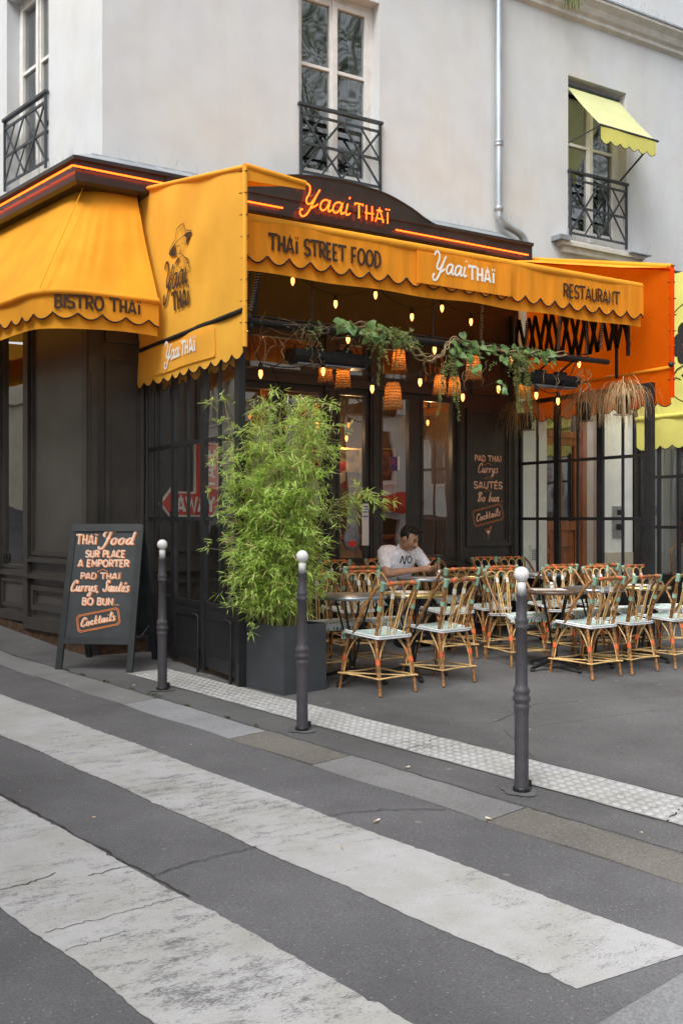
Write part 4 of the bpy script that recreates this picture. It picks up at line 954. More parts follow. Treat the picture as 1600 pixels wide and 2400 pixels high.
# main awning over the terrace
aw = thing('main_awning', 'long orange front awning with dark and cream lettering over the terrace', 'awning', (5.85, 7.3, 3.9))
mf, mL = path_fn([(3.56, 7.30, 0), (8.20, 7.30, 0)])
val, vpt = valance(aw, mf, mL, 3.89, scallop(3.545, .075, .2), M['orange_d'], .0, 3.475)
mb = MB(); mb.tube([(3.56, 7.33, 3.905), (8.2, 7.33, 3.905)], .042, 12); mb.build('front_bar', M['orange'], aw)
mb = MB(); mb.box(5.26, 6.36, 7.272, 7.282, 3.575, 3.865); 
mb.build('name_patch', M['orange_d'], aw)
for x in (4.2, 5.9, 7.4):
    pass
mb = MB(); mb.grid(40, 8, lambda a, b: V(3.56 + 4.64 * a, 7.32 + 1.85 * b, 3.945 + .60 * b - .02 * sin(pi * b) + .006 * sin(a * 40) * sin(pi * b))); mb.build('canopy', M['orange'], aw)
text_on(val, vpt, [('THAÏ STREET FOOD', 'caps', .76, 3.66, .132, .0235, dict(fitw=1.10)), ('RESTAURANT', 'caps', 3.89, 3.665, .125, .022, dict(fitw=.77))], M['ink'])
mb = MB(); nm = plane_map((5.81, 7.270, 0), EX, UP, NY)
write(mb, 'Yaai', 'script', nm, .19, .019, x=-.18, y=3.69, slant=.12, fitw=.36, gap=.06, lift=.003); write(mb, 'THAÏ', 'caps', nm, .125, .024, x=.19, y=3.675, fitw=.31, lift=.003)
mb.build('lettering', M['white_ink'], val)
# springs and arms at the left end, crossed arms at the right end
def spring(mb, P, Q, r=.022, turns=26):
    P, Q = Vector(P), Vector(Q); d = (Q - P).normalized(); x = d.orthogonal().normalized(); y = d.cross(x); n = turns * 8
    mb.tube([P.lerp(Q, i / n) + (x * cos(2 * pi * i / 8) + y * sin(2 * pi * i / 8)) * r for i in range(n + 1)], .006, 4)
mb = MB(); mb.bar((3.68, 7.42, 3.82), (3.66, 7.55, 3.1), .04, .03); mb.bar((3.78, 7.45, 3.82), (3.80, 7.62, 3.2), .03, .03); mb.ball((3.64, 7.45, 3.12), .05, 10); mb.ball((3.70, 7.5, 3.06), .04, 10)
mb.bar((3.64, 7.45, 3.12), (3.60, 9.3, 3.4), .035, .035)
mb.build('folding_arm', M['cast'], aw)
mb = MB(); spring(mb, (3.655, 7.40, 3.8), (3.62, 7.47, 3.2)); mb.build('arm_spring', M['steel'], aw)
mb = MB(); spring(mb, (3.81, 7.44, 3.8), (3.75, 7.6, 3.22), .018); mb.build('arm_spring', M['steel'], aw)
mb = MB(); yy = [7.5 + i * .1425 for i in range(14)]
for i in range(13):
    for x, s_ in ((8.185, 0), (8.215, 1)):
        a, b = (3.30, 3.86) if (i + s_) % 2 else (3.86, 3.30)
        mb.bar((x, yy[i], a + .02 * (i > 5)), (x, yy[i + 1], b), .010, .048)
mb.bar((8.24, 7.7, 3.75), (8.24, 7.7, 2.98), .025, .025); mb.bar((8.2, 9.35, 3.2), (8.2, 9.35, 3.95), .05, .05); mb.bar((8.2, 7.5, 3.2), (8.2, 7.5, 3.92), .03, .03)
mb.build('folding_arm', M['cast'], aw)
for x, y in ((7.6, 7.9), (8.12, 9.0), (8.12, 8.45), (8.12, 8.0), (7.95, 7.62), (7.1, 8.6)):
    mb = MB(); spring(mb, (x, y, 3.82), (x + .02, y + .05, 3.28), .017, 22); mb.build('arm_spring', M['steel'], aw)
# roller bar carrying heaters, lanterns and greenery
rail = thing('hanging_rail', 'long black horizontal rail spanning the terrace under the awning', 'rail', (5.8, 7.5, 3.1))
mb = MB(); mb.tube([(3.62, 7.5, 3.107), (7.9, 7.5, 3.107)], .028, 10); mb.build('tube', M['cast'], rail)
mb = MB(); mb.tube([(3.62, 7.54, 3.16), (7.0, 7.54, 3.155)], .012, 6); mb.tube([(3.62, 7.52, 3.07), (7.5, 7.52, 3.075)], .008, 6); mb.build('conduit', M['cable'], rail)
mb = MB()
for x in (4.3, 5.6, 6.6, 7.6):
    mb = MB(); mb.tube([(x, 7.5, 3.11), (x, 7.5, 3.9)], .007, 5); mb.bar((x, 7.5, 3.16), (x, 9.36, 3.5), .012, .012); mb.build('hanger', M['cast'], rail)
def heater(x0, x1, y, z, lab):
    t = thing('terrace_heater', lab, 'heater', ((x0 + x1) / 2, y, z), group='black terrace heaters')
    mb = MB(); prof = [(-.10, .055), (.06, .075), (.11, .04), (.115, -.01), (.09, -.05), (.03, -.065), (-.06, -.05), (-.11, .0)]
    q = [V(x0, y + a, z + b) for a, b in prof]; mb.prism(q, (x1 - x0, 0, 0)); mb.build('housing', M['cast'], t)
    for k in (.3, .72):
        mb = MB(); x = x0 + (x1 - x0) * k; mb.box(x - .07, x + .07, y - .03, y + .03, z + .07, z + .1); mb.bar((x, y, z + .1), (x, 7.5, 3.1), .02, .012); mb.build('bracket', M['cast'], t)
    mb = MB(); mb.box(x0 + .04, x1 - .04, y - .075, y + .075, z - .068, z - .058); mb.build('grille', M['steel'], t)
heater(4.2, 4.98, 7.72, 2.885, 'long black terrace heater hanging left of the ivy garland')
heater(6.93, 7.62, 7.72, 2.89, 'black terrace heater hanging in front of the orange side curtain')
# side curtains
def flap(label, Xf, Xn, Yn, mout, zt_f, zt_n, zb, zbar, side, name_items):
    t = thing('side_curtain', label, 'side curtain', ((Xf + Xn) / 2, Yn, zb)); Yf = 9.38
    X = lambda y: Xf + (Xn - Xf) * (Yf - y) / (Yf - Yn)
    zt = lambda y: zt_f + (zt_n - zt_f) * (Yf - y) / (Yf - Yn)
    def pt(y, z, o=0): return V(X(y) + side * (o + .010 * sin(y * 5 + z * 2) + .005 * sin(z * 9 + y * 3) + .007 * sin((y + z) * 7) * max(0, min(1, 4.6 - z))), y, z)
    mb = MB(); mb.grid(30, 24, lambda a, b: pt(Yf + (Yn - Yf) * a, zbar + .02 + (zt(Yf + (Yn - Yf) * a) - zbar - .02) * b)); cl = mb.build('cloth', mout, t)
    mb = MB(); mb.tube([pt(Yf - .06, zbar, .01), pt(Yn - .01, zbar, .01)], .022, 8); mb.build('bar', M['trim'] if name_items else M['orange_d'], t)
    sc2 = scallop(zb - .03, .05, .21); L = Yf - Yn; n = int(L / .02); mb = MB(); cols = []
    for i in range(n + 1):
        y = Yf - L * i / n; cols.append([pt(y, zbar - .02, .012), pt(y, (zbar + zb) / 2, .018), pt(y, zb + .05, .014), pt(y, sc2(L * i / n), .012)])
    for i in range(n):
        for j in range(3): mb.add([cols[i][j], cols[i + 1][j], cols[i + 1][j + 1], cols[i][j + 1]], [(0, 1, 2, 3)], True)
    vl = mb.build('valance', mout, t, merge=True)
    mb = MB(); mb.tube([c[3] for c in cols], .006, 5); mb.build('braid', M['trim'], vl)
    mb = MB(); mb.tube([pt(Yn - .005, zb + .06, .0), pt(Yn - .005, zt(Yn), 0)], .022, 8); mb.tube([pt(Yn, zt(Yn), 0), pt(Yf, zt(Yf), 0)], .022, 8); mb.build('hem', mout, t)
    mb = MB()
    for k in range(8): mb.tube([pt(Yn + .03, zb + .25 + k * .17, side * .0) + V(-.03, 0, 0), pt(Yn - .035, zb + .245 + k * .17, 0) + V(-.0, -.01, 0), pt(Yn + .03, zb + .24 + k * .17, 0) + V(.03, 0, 0)], .004, 4)
    mb.build('lacing', M['trim'], t)
    return t, cl, vl, pt
lf, lcl, lvl, lpt = flap('bright orange side curtain with hat-wearing woman emblem beside the corner', 3.42, 3.445, 7.08, M['orange_flap'], 4.68, 4.22, 2.745, 3.095, -1, True)
mb = MB(); mb.add([V(3.45, 7.09, 4.2), V(4.02, 7.15, 4.19), V(3.46, 8.6, 4.5), V(3.45, 7.09, 4.24), V(4.02, 7.15, 4.22), V(3.46, 8.6, 4.54)], [(0, 1, 2), (3, 4, 5)])
mb.quad(V(3.45, 7.085, 4.235), V(4.03, 7.145, 4.22), V(4.03, 7.145, 4.16), V(3.45, 7.085, 4.12)); mb.tube([(3.46, 7.10, 4.235), (4.03, 7.15, 4.21)], .028, 8)
mb.build('top_hood', M['orange'], lf)
rf, rcl, rvl, rpt = flap('deep orange side curtain closing the right end of the terrace', 8.45, 8.42, 7.10, M['orange_r'], 4.66, 4.08, 2.665, 3.04, -1, None)
mb = MB(); mb.quad(V(8.42, 7.11, 4.09), V(8.45, 9.35, 4.68), V(7.9, 9.2, 4.56), V(8.2, 7.6, 4.17)); mb.tube([(8.42, 7.1, 4.10), (8.45, 9.35, 4.68)], .03, 8); mb.build('top_hood', M['orange'], rf)
mb = MB(); mb.bar((8.3, 7.75, 4.1), (8.36, 7.75, 3.85), .02, .02); mb.ball((8.36, 7.06, 3.06), .03, 8); mb.build('hood_stay', M['cast'], rf)
# emblem on the left curtain
def emap(a, b, c): return lpt(8.72 - a, b, .012 + c)     # a runs towards the street
mb = MB(); e = lambda x, y: ((x - 150) * .68 / 490. * .95 + .04, 3.27 + (2190 - y) * .85 / 1900.)
# pixel-like design grid: x 150..640 across, y 290 (hat tip) .. 2190 (bottom of the letters), straightened
def E2(x, y):                                            # undo the drawing's slope: lines rise to the right in the sketch
    yy = y + (x - 150) * .42
    return ((x - 150) / 490. * .58 + .05, 3.275 + (2330 - yy) / 2040. * .86)
def st_(pts, wd, sm=True):
    P = [V(*E2(*p), 0) for p in pts]; P = crv(P, 5) if sm and len(P) > 2 else P
    ribbon(mb, [(p.x, p.y) for p in P], wd, emap, .002 + .0003 * random.random())
def fl_(pts): fill(mb, [E2(*p) for p in pts], emap, .002)
st_([(320, 600), (345, 450), (362, 375), (410, 320), (460, 290), (480, 310), (490, 400), (520, 440), (600, 465), (632, 490)], .008)
st_([(320, 600), (270, 690), (225, 790), (212, 880)], .008)
st_([(430, 340), (440, 480), (470, 540)], .004); st_([(465, 330), (470, 430), (520, 490)], .004)
fl_([(212, 880), (240, 790), (310, 680), (325, 690), (310, 780), (318, 860), (345, 920), (300, 945), (235, 925)])
fl_([(455, 560), (500, 505), (570, 485), (625, 498), (638, 540), (610, 560), (575, 640), (555, 720), (520, 770), (528, 680), (525, 600), (495, 560)])
st_([(310, 690), (370, 620), (440, 570), (500, 540)], .007)
st_([(350, 700), (335, 800), (350, 900), (375, 980), (415, 1010), (455, 960), (480, 890), (495, 800), (500, 700), (480, 610)], .006)
st_([(365, 755), (385, 735), (405, 760)], .008); st_([(445, 715), (460, 700), (470, 720)], .008)
st_([(395, 850), (415, 860), (430, 845)], .008); st_([(385, 905), (415, 915), (445, 880)], .010); st_([(425, 740), (440, 800), (415, 840)], .004)
st_([(340, 760), (330, 820), (345, 880)], .012)
fl_([(365, 1000), (420, 1025), (370, 1090), (325, 1150), (330, 1080)])
st_([(325, 1150), (270, 1230), (245, 1330), (238, 1400)], .008); st_([(470, 940), (520, 1010), (580, 1060), (600, 1160), (625, 1290)], .008)
st_([(325, 1170), (318, 1300), (320, 1450)], .005); st_([(365, 1110), (360, 1300), (375, 1420)], .005); st_([(475, 960), (470, 1200), (475, 1440)], .005); st_([(500, 1010), (510, 1200), (525, 1400)], .005)
random.seed(11)
for k in range(120):
    a = random.choice([(250, 315, 1220, 1450), (380, 462, 1100, 1460), (515, 610, 1060, 1340)]); x, y = random.uniform(a[0], a[1]), random.uniform(a[2], a[3]); dx, dy = random.uniform(-14, 14), random.uniform(6, 22)
    st_([(x, y), (x + dx, y + dy)], .007, False)
lg = plane_map((0, 0, 0), EX, UP, NY)
write(mb, 'Yaai', 'script', emap, .27, .026, x=.29, y=3.53, slant=.12, fitw=.50, gap=.06, lift=.003)
write(mb, 'THAÏ', 'caps', emap, .16, .032, x=.385, y=3.335, fitw=.36, lift=.0035)
mb.build('emblem', M['ink'], lcl)
mb = MB(); mb.grid(30, 4, lambda a, b: lpt(8.95 - 1.35 * a, 2.80 + .25 * b, .026)); npch = mb.build('name_patch', M['orange_flap'], lvl)
mb = MB(); pm = lambda a, b, c: lpt(8.27 - a, b, .03 + c)
write(mb, 'Yaai', 'script', pm, .17, .020, x=-.2, y=2.895, slant=.12, fitw=.36, gap=.06, lift=.003); write(mb, 'THAÏ', 'caps', pm, .12, .026, x=.19, y=2.89, fitw=.32, lift=.003)
mb.build('lettering', M['white_ink'], npch)
mb = MB(); mb.tube([lpt(y, 3.09 + (lambda y: 0)(y), .012) for y in (8.3, 8.2)], .002, 3); mb.build('seam', M['trim'], lcl)
# corner awning
ca = thing('corner_awning', 'orange hipped awning wrapping the street corner on the left', 'awning', (2.31, 8.65, 3.3))
off = .75; cc = corner(off); dU = U; dX = EX; R = .42
lo = [cc + U * t for t in (6, 3, 2, 1, R)] + [(cc + U * R * (1 - t) ** 2 + EX * R * t ** 2 + V(0, 0, 0)) for t in [k / 8 for k in range(1, 8)]] + [cc + EX * t for t in (R, .6, .8)] + [V(3.34, 8.65, 0)]
c0 = corner(.12)
up = [c0 + U * t for t in (6.1, 3.1, 2.1, 1.1, .5)] + [c0 + U * .3 * (1 - t) ** 2 + EX * .3 * t ** 2 for t in [k / 8 for k in range(1, 8)]] + [c0 + EX * t for t in (.3, .42, .52)] + [V(3.36, 9.28, 0)]
def sub(P, n=4): return [P[i].lerp(P[i + 1], j / n) for i in range(len(P) - 1) for j in range(n)] + [P[-1]]
lo, up = sub(lo), sub(up); K = len(lo) - 1
mb = MB()
mb.grid(K, 12, lambda a, b: (lambda i: lo[i].lerp(up[i], b) + UP * (3.44 + (4.575 - 3.44) * b - .035 * sin(pi * b) + .009 * sin(i * 1.3 + b * 4) * sin(pi * b) + .006 * sin(i * .6 - b * 9) * sin(pi * b)))(int(round(a * K))))
mb.build('canopy', M['orange'], ca)
mb = MB(); mb.tube([p + UP * 3.44 for p in lo], .03, 8); mb.build('hem', M['orange'], ca)
cf, cL = path_fn(lo)
cval, cpt = valance(ca, cf, cL, 3.42, scallop(3.205, .06, .215, .35), M['orange'], .0, 3.13)
text_on(cval, cpt, [('BISTRO THAÏ', 'caps', cL - .56, 3.295, .115, .023, dict(fitw=.76))], M['ink'])
mb = MB(); q = [cc + U * .1 + UP * 3.46, c0 + UP * 4.575]; mb.tube([V(*(q[0].lerp(q[1], k / 10) + UP * (.004))) for k in range(11)], .006, 4); mb.build('seam', M['orange'], ca)
# pale yellow window awning
ya = thing('window_awning', 'small pale yellow drop awning on the right upstairs window', 'awning', (9.75, 9.0, 6.4))
A0, A1, B0, B1 = V(9.25, 9.5, 7.08), V(10.22, 9.5, 7.08), V(9.25, 8.90, 6.37), V(10.24, 8.90, 6.37)
mb = MB(); mb.grid(10, 10, lambda a, b: A0.lerp(A1, a).lerp(B0.lerp(B1, a), b) - UP * .02 * sin(pi * b)); mb.build('canopy', M['yellow_p'], ya)
yf, yL = path_fn([(9.25, 8.9, 0), (10.24, 8.9, 0)]); valance(ya, yf, yL, 6.37, scallop(6.15, .05, .165), M['yellow'], 0, None, .004)
mb = MB(); mb.tube([B0 + V(-.03, 0, 0), B1 + V(.05, 0, 0)], .016, 8); mb.build('front_rod', M['iron'], ya)
mb = MB(); mb.tube([V(9.24, 9.5, 6.32), B0], .010, 6); mb.build('arm', M['iron'], ya)
mb = MB(); mb.tube([V(10.22, 9.5, 6.0), B1 + V(-.02, .02, -.02)], .014, 6); mb.build('arm', M['iron'], ya)
mb = MB(); mb.tube([V(10.2, 9.5, 7.1), V(9.25, 9.5, 7.1)], .03, 8); mb.build('roller', M['iron'], ya)
# ---------------------------------------------------------------- the neighbour
nb = thing('neighbour_awning', 'pale yellow side curtain of the shop next door', 'awning', (10.42, 8, 3))
NM = lambda a, b, c: V(10.42 - c - .008 * sin(b * 7 + a * 4), 9.36 - a, b)
mb = MB(); mb.grid(16, 16, lambda a, b: NM(2.2 * a, 2.78 + 1.85 * b, 0)); ncl = mb.build('cloth', M['yellow'], nb)
nf = lambda a: NM(a, 0, .01)
mb = MB(); cols = [[NM(a, z, .02 + .012 * sin(a * 11 + z)) for z in (2.80, 2.6, scallop(2.36, .05, .2)(a))] for a in [k * .025 for k in range(89)]]
for c1, c2 in zip(cols, cols[1:]):
    for j in (0, 1): mb.add([c1[j], c2[j], c2[j + 1], c1[j + 1]], [(0, 1, 2, 3)], True)
nvl = mb.build('valance', M['yellow'], nb, merge=True)
mb = MB(); mb.tube([c[2] for c in cols], .006, 5); mb.build('braid', M['trim'], nvl)
mb = MB(); mb.tube([NM(0, 2.79, .02), NM(2.2, 2.79, .02)], .03, 8); mb.build('hem', M['yellow'], nb)
mb = MB()
cx_, cz_ = 1.02, 3.58
ribbon(mb, [(cx_ + .68 * cos(t * pi / 30), cz_ + .68 * sin(t * pi / 30)) for t in range(61)], .012, NM, .004)
for dx, dz, r in ((-.26, .30, .1), (-.33, .18, .09), (-.34, .05, .09), (-.27, -.06, .08), (-.15, .38, .1), (0, .42, .1), (.15, .38, .1), (.28, .28, .1), (.32, .12, .09)):
    fill(mb, [(cx_ + dx + r * cos(t * pi / 6), cz_ + dz + r * sin(t * pi / 6)) for t in range(12)], NM, .004 + random.random() * .003)
for a, b, w_ in ((-.5, -.42, .014), (-.28, -.3, .03), (-.22, -.18, .012)): ribbon(mb, [(cx_ + a, cz_ + b), (cx_ + a + .12, cz_ + b + .12), (cx_ + a + .2, cz_ + b + .08)], w_, NM, .005)
ribbon(mb, [(cx_ - .55, cz_ - .4), (cx_ - .35, cz_ - .2), (cx_ - .15, cz_ - .12), (cx_ - .05, cz_ - .35)], .02, NM, .006); ribbon(mb, [(cx_ - .2, cz_ + .2), (cx_ - .2, cz_ - .02), (cx_ - .08, cz_ - .14), (cx_ + .1, cz_ - .1)], .012, NM, .006)
ribbon(mb, [(cx_ + .2, cz_ + .2), (cx_ + .22, cz_ + .02), (cx_ + .12, cz_ - .13), (cx_ + .02, cz_ - .18), (cx_ - .08, cz_ - .14)], .012, NM, .0065)
for dx in (-.1, .11): ribbon(mb, [(cx_ + dx - .05, cz_ + .12), (cx_ + dx, cz_ + .15), (cx_ + dx + .05, cz_ + .12)], .012, NM, .006); ribbon(mb, [(cx_ + dx - .04, cz_ + .07), (cx_ + dx, cz_ + .085), (cx_ + dx + .04, cz_ + .07)], .016, NM, .0062)
ribbon(mb, [(cx_ + .02, cz_ + .08), (cx_ + .035, cz_ + .0), (cx_ - .005, cz_ - .01)], .009, NM, .006); ribbon(mb, [(cx_ - .06, cz_ - .06), (cx_ + .01, cz_ - .09), (cx_ + .08, cz_ - .055)], .014, NM, .006)
ribbon(mb, [(cx_ + .1, cz_ - .16), (cx_ + .15, cz_ - .26), (cx_ + .35, cz_ - .32), (cx_ + .5, cz_ - .44)], .014, NM, .006); ribbon(mb, [(cx_ - .05, cz_ - .2), (cx_ + .03, cz_ - .42), (cx_ + .15, cz_ - .26)], .01, NM, .006)
mb.build('emblem', M['trim'], ncl)
mb = MB(); mb.box(10.44, 18, 9.14, 9.44, 4.4, 4.82); nco = mb.build('neighbour_cornice', M['black']); tag(nco, 'black cornice of the shop next door at the right edge', 'cornice')
mb = MB(); mb.tube([(10.45, 9.11, 4.70), (17, 9.11, 4.70)], .016, 8); tag(mb.build('neon_tube', M['neony']), 'yellow neon tube on the neighbouring cornice at the right edge', 'neon tube')
ns = thing('glass_screen', 'black glazed screen of the shop next door at the right edge', 'glass screen', (10.45, 8, 0))
mb = MB()
for y in (9.3, 9.02, 8.7, 8.4, 8.0, 7.6): mb.box(10.43, 10.47, y - .02, y + .02, .0, 2.9)
for z in (2.0, 1.34, .70): mb.box(10.434, 10.466, 7.6, 9.3, z - .02, z + .02)
mb.box(10.436, 10.464, 7.6, 9.3, .08, .68); mb.build('frame', M['black2'], ns)
mb = MB(); mb.quad(V(10.45, 9.3, .7), V(10.45, 7.6, .7), V(10.45, 7.6, 2.9), V(10.45, 9.3, 2.9)); mb.build('pane', M['glass_s'], ns)
mb = MB(); mb.box(10.58, 10.82, 9.36, 9.4, 1.5, 2.55); bb = mb.build('menu_board', M['board']); tag(bb, 'narrow handwritten menu blackboard inside the neighbouring shop', 'menu board')
mb = MB(); frame(V(0, 9.36, 0), EX, NY, 10.56, 10.84, 1.48, 2.57, 0, .012, .02, mb); mb.build('frame', M['tan_wood'], bb)
mb = MB()
for k in range(13): ribbon(mb, [(10.62 + .011 * j, 2.47 - k * .072 + random.uniform(-.014, .014)) for j in range(random.randint(8, 15))], .006, lambda a, b, c: V(a, 9.356 - c, b), .001)
mb.build('handwriting', M['paper'], bb)
mb = MB(); mb.grid(30, 2, lambda a, b: V(11.0 + .6 * a, 9.7 + .04 * sin(a * 50), .5 + 2.6 * b)); tag(mb.build('striped_curtain', M['curtain']), 'grey pleated curtain behind the neighbouring glass', 'curtain')
mb = MB(); mb.box(10.4, 19, 11.5, 11.6, 0, 4.4); mb.box(10.38, 10.43, 9.5, 11.5, 0, 4.4); mb.box(10.4, 19, 9.5, 11.5, 4.3, 4.38); tag(mb.build('neighbour_room', M['darkroom']), 'dark room of the shop next door behind its glass', 'interior')
gc = thing('woven_chair', 'grey woven armchair behind the neighbouring glass screen', 'chair', (11.0, 8.9, .1))
mb = MB(); hp = crv([(10.78, 9.0, .12), (10.78, 9.05, .6), (10.8, 9.12, .98), (10.95, 9.15, 1.1), (11.15, 9.12, 1.05), (11.28, 8.95, .75), (11.3, 8.8, .15)], 6); mb.tube(hp, .016, 7); mb.tube([(10.78, 8.65, .12), (10.78, 8.66, .56)], .014, 6); mb.tube([(11.28, 8.6, .12), (11.28, 8.6, .56)], .014, 6); mb.build('frame', M['tan_wood'], gc)
mb = MB(); mb.grid(8, 8, lambda a, b: V(10.79 + .46 * a, 9.06 + .04 * sin(a * pi), .56 + (.4 + .12 * sin(a * pi)) * b)); mb.box(10.78, 11.28, 8.6, 9.06, .52, .56); mb.build('weave', M['grey_rat'], gc)
# ---------------------------------------------------------------- bollards
def bollard(x, y, lab, first=None, full_white=True):
    z = gz(x, y)
    t = thing('bollard', lab, 'bollard', (x, y, z), group='dark street bollards with white heads')
    mb = MB(); mb.lathe([(.040, -.02), (.040, .0), (.038, .02), (.0365, .40), (.040, .44), (.044, .452), (.040, .464), (.037, .472), (.047, .486), (.048, .50), (.038, .514), (.044, .528), (.045, .542), (.036, .556), (.033, .57), (.030, .86), (.036, .866), (.0365, .88), (.031, .888), (.036, .90), (.036, .915), (.030, .925), (.028, 1.03), (.031, 1.035), (.031, 1.05), (.020, 1.052)], n=24)
    mb.build('post', M['bollard'], t, local=True)
    mb = MB(); mb.lathe([(.024, 1.05), (.024, 1.105), (.018, 1.112)], n=20); mb.ball((0, 0, 1.152), .041, 20); mb.build('head', M['bwhite'], t, local=True)
    mb = MB()
    P = [V(.10 * cos(a) * random.uniform(.75, 1.15), (.11 * sin(a) + .01) * random.uniform(.75, 1.15), .0) for a in [k * pi / 9 for k in range(18)]]
    mb.add([p + UP * (gz(x + p.x, y + p.y) - z + .006) for p in P], [list(range(18))]); mb.build('base_patch', M['pave'], t, local=True)
    mb = MB(); mb.lathe([(.047, 0.0), (.047, .02), (.041, .03)], n=18); mb.box(.035, .06, -.012, .012, .015, .055); mb.build('base_collar', M['cast'], t, local=True)
    return t
bollard(3.57, 4.0, 'white-headed bollard nearest the camera, in front of the tables')
bollard(3.22, 5.75, 'white-headed bollard in front of the bamboo planter, middle of the row')
bollard(2.91, 7.46, 'bollard with chipped white head beside the chalkboard, farthest of the row', full_white=True)
# ---------------------------------------------------------------- chalkboard stand
ab = thing('sandwich_board', 'black wooden A-frame menu board with orange and cream lettering', 'menu board', (2.685, 8.495, gz(2.685, 8.6)), math.atan2(-.607, .794))
W_, Hh = .33, 1.275
LE = lambda x, f: V(x, .36 * f, Hh * f)                  # front face: f 0 at the feet, 1 at the top
mb = MB()
for s_ in (-1, 1): mb.bar(LE(s_ * W_ * .965, 0), LE(s_ * W_ * .94, .995), .055, .03, (0, -1, .3))
mb.bar(LE(-W_ * .9, .20), LE(W_ * .9, .20), .03, .06, (0, 1, 3)); mb.bar(LE(-W_ * .98, .975), LE(W_ * .98, .975), .034, .07, (0, 1, 3))
mb.build('frame', M['board_f'], ab, local=True)
fn_ = V(0, -Hh, .36).normalized()
mb = MB(); q = [LE(-W_ * .89, .22), LE(W_ * .89, .22), LE(W_ * .87, .955), LE(-W_ * .87, .955)]; mb.hexa([p + fn_ * -.004 for p in q] + [p + fn_ * .006 for p in q]); bd = mb.build('slate', M['board'], ab, local=True)
mb = MB(); LB = lambda x, f: V(x, .76 - .38 * f, Hh * f)
for s_ in (-1, 1): mb.bar(LB(s_ * W_ * .97, .0), LB(s_ * W_ * .94, .99), .05, .03, (0, 1, .3))
mb.bar(LB(-W_ * .9, .22), LB(W_ * .9, .22), .028, .055, (0, -1, 3)); q = [LB(-W_ * .9, .22), LB(W_ * .9, .22), LB(W_ * .87, .95), LB(-W_ * .87, .95)]; mb.hexa([p + V(0, -.004, 0) for p in q] + [p + V(0, .004, 0) for p in q])
mb.build('back_leaf', M['board_f'], ab, local=True)
mb = MB()
for s_ in (-1, 1): mb.tube(crv([LE(s_ * W_ * .9, .27), V(s_ * W_ * .9, .35, .26), LB(s_ * W_ * .9, .27)], 6), .004, 4)
mb.build('stay_chain', M['zinc'], ab, local=True)
sl = math.hypot(.36, Hh)
bm_ = lambda a, b, c: LE(a, b / sl) + fn_ * (.008 + c)
K = 1.0
items = [('THAÏ', 'caps', 1.137, .090, .011, dict(x=-.175, fitw=.19)), ('Food', 'script', 1.135, .122, .013, dict(x=.105, fitw=.29, slant=.2, wfn=BRUSH)),
 ('SUR PLACE', 'caps', 1.019, .060, .0115, dict(x=.01, fitw=.36)), ('A EMPORTER', 'caps', .932, .060, .0115, dict(x=-.0, fitw=.465)),
 ('PAD THAÏ', 'caps', .818, .055, .009, dict(x=-.015, fitw=.365)), ('Currys, Sautés', 'script', .705, .10, .0105, dict(x=-.015, fitw=.53, slant=.22, wfn=BRUSH)),
 ('BO BUN', 'caps', .585, .060, .0115, dict(x=-.02, fitw=.28)), ('...', 'caps', .587, .05, .010, dict(x=.155)), ('Cocktails', 'script', .418, .075, .009, dict(x=-.0, fitw=.31, slant=.25, rot=radians(12), wfn=BRUSH))]
a, b = board_text(ab, items, bm_, .002, (.006, -.003))
ticket(a, bm_, 0, .45, .385, .155, radians(12), .002, .006); chevron(a, bm_, .0, .895, .045, .002, .006)
le = a.build('lettering', M['chalk_o'], bd, local=True); b.build('highlight', M['chalk_w'], le, local=True)
# ---------------------------------------------------------------- planter and bamboo
px, py = 3.82, 7.13; pz = gz(px, py)
rz = math.atan2(.09, .44)
pt_ = thing('planter', 'tall dark grey metal planter at the terrace corner holding bamboo', 'planter', (px, py, pz), rz)
mb = MB(); a, b, h = .222, .27, .53
for z0, z1, w0 in ((-.03, h, 0),):
    q = [(-a, -b), (a, -b), (a, b), (-a, b)]; t = .02; qi = [(-a + t, -b + t), (a - t, -b + t), (a - t, b - t), (-a + t, b - t)]
    lo_, hi_ = [V(x, y, z0) for x, y in q], [V(x, y, z1) for x, y in q]; hi2 = [V(x, y, z1) for x, y in qi]; lo2 = [V(x, y, z1 - .2) for x, y in qi]
    for i in range(4):
        j = (i + 1) % 4; mb.quad(lo_[i], lo_[j], hi_[j], hi_[i]); mb.quad(hi_[i], hi_[j], hi2[j], hi2[i]); mb.quad(hi2[i], hi2[j], lo2[j], lo2[i])
mb.build('box', M['planter'], pt_, local=True)
mb = MB(); mb.grid(8, 8, lambda u, v: V((u - .5) * 2 * (a - t), (v - .5) * 2 * (b - t), h - .06 + random.uniform(-.012, .012))); mb.build('soil', M['soil'], pt_, local=True)
random.seed(21)
bam = thing('bamboo', 'bushy bright green bamboo growing out of the dark grey planter', 'plant', (px, py, pz + .47))
px -= .035
cul, lea = MB(), MB()
def blade(p, d, L, w_, up):
    d = d.normalized(); s_ = d.cross(up); s_ = s_.normalized() if s_.length > .05 else V(1, 0, 0)
    drop = V(0, 0, -L * random.uniform(.08, .35))
    m1 = p + d * L * .33 + drop * .12; m2 = p + d * L * .68 + drop * .5; e = p + d * L + drop
    lea.mi = 1 if random.random() < .045 else 0
    lea.add([p, m1 + s_ * w_ / 2, m1 - s_ * w_ / 2, m2 + s_ * w_ * .36, m2 - s_ * w_ * .36, e], [(0, 1, 2), (1, 3, 4, 2), (3, 5, 4)])
def cluster(p, d, n, L):
    for k in range(n):
        dd = d + V(random.gauss(0, .55), random.gauss(0, .55), random.gauss(-.12, .45)); blade(p + V(random.gauss(0, .012), random.gauss(0, .012), random.gauss(0, .012)), dd, L * random.uniform(.65, 1.3), random.uniform(.007, .012), V(random.gauss(0, .4), random.gauss(0, .4), 1))
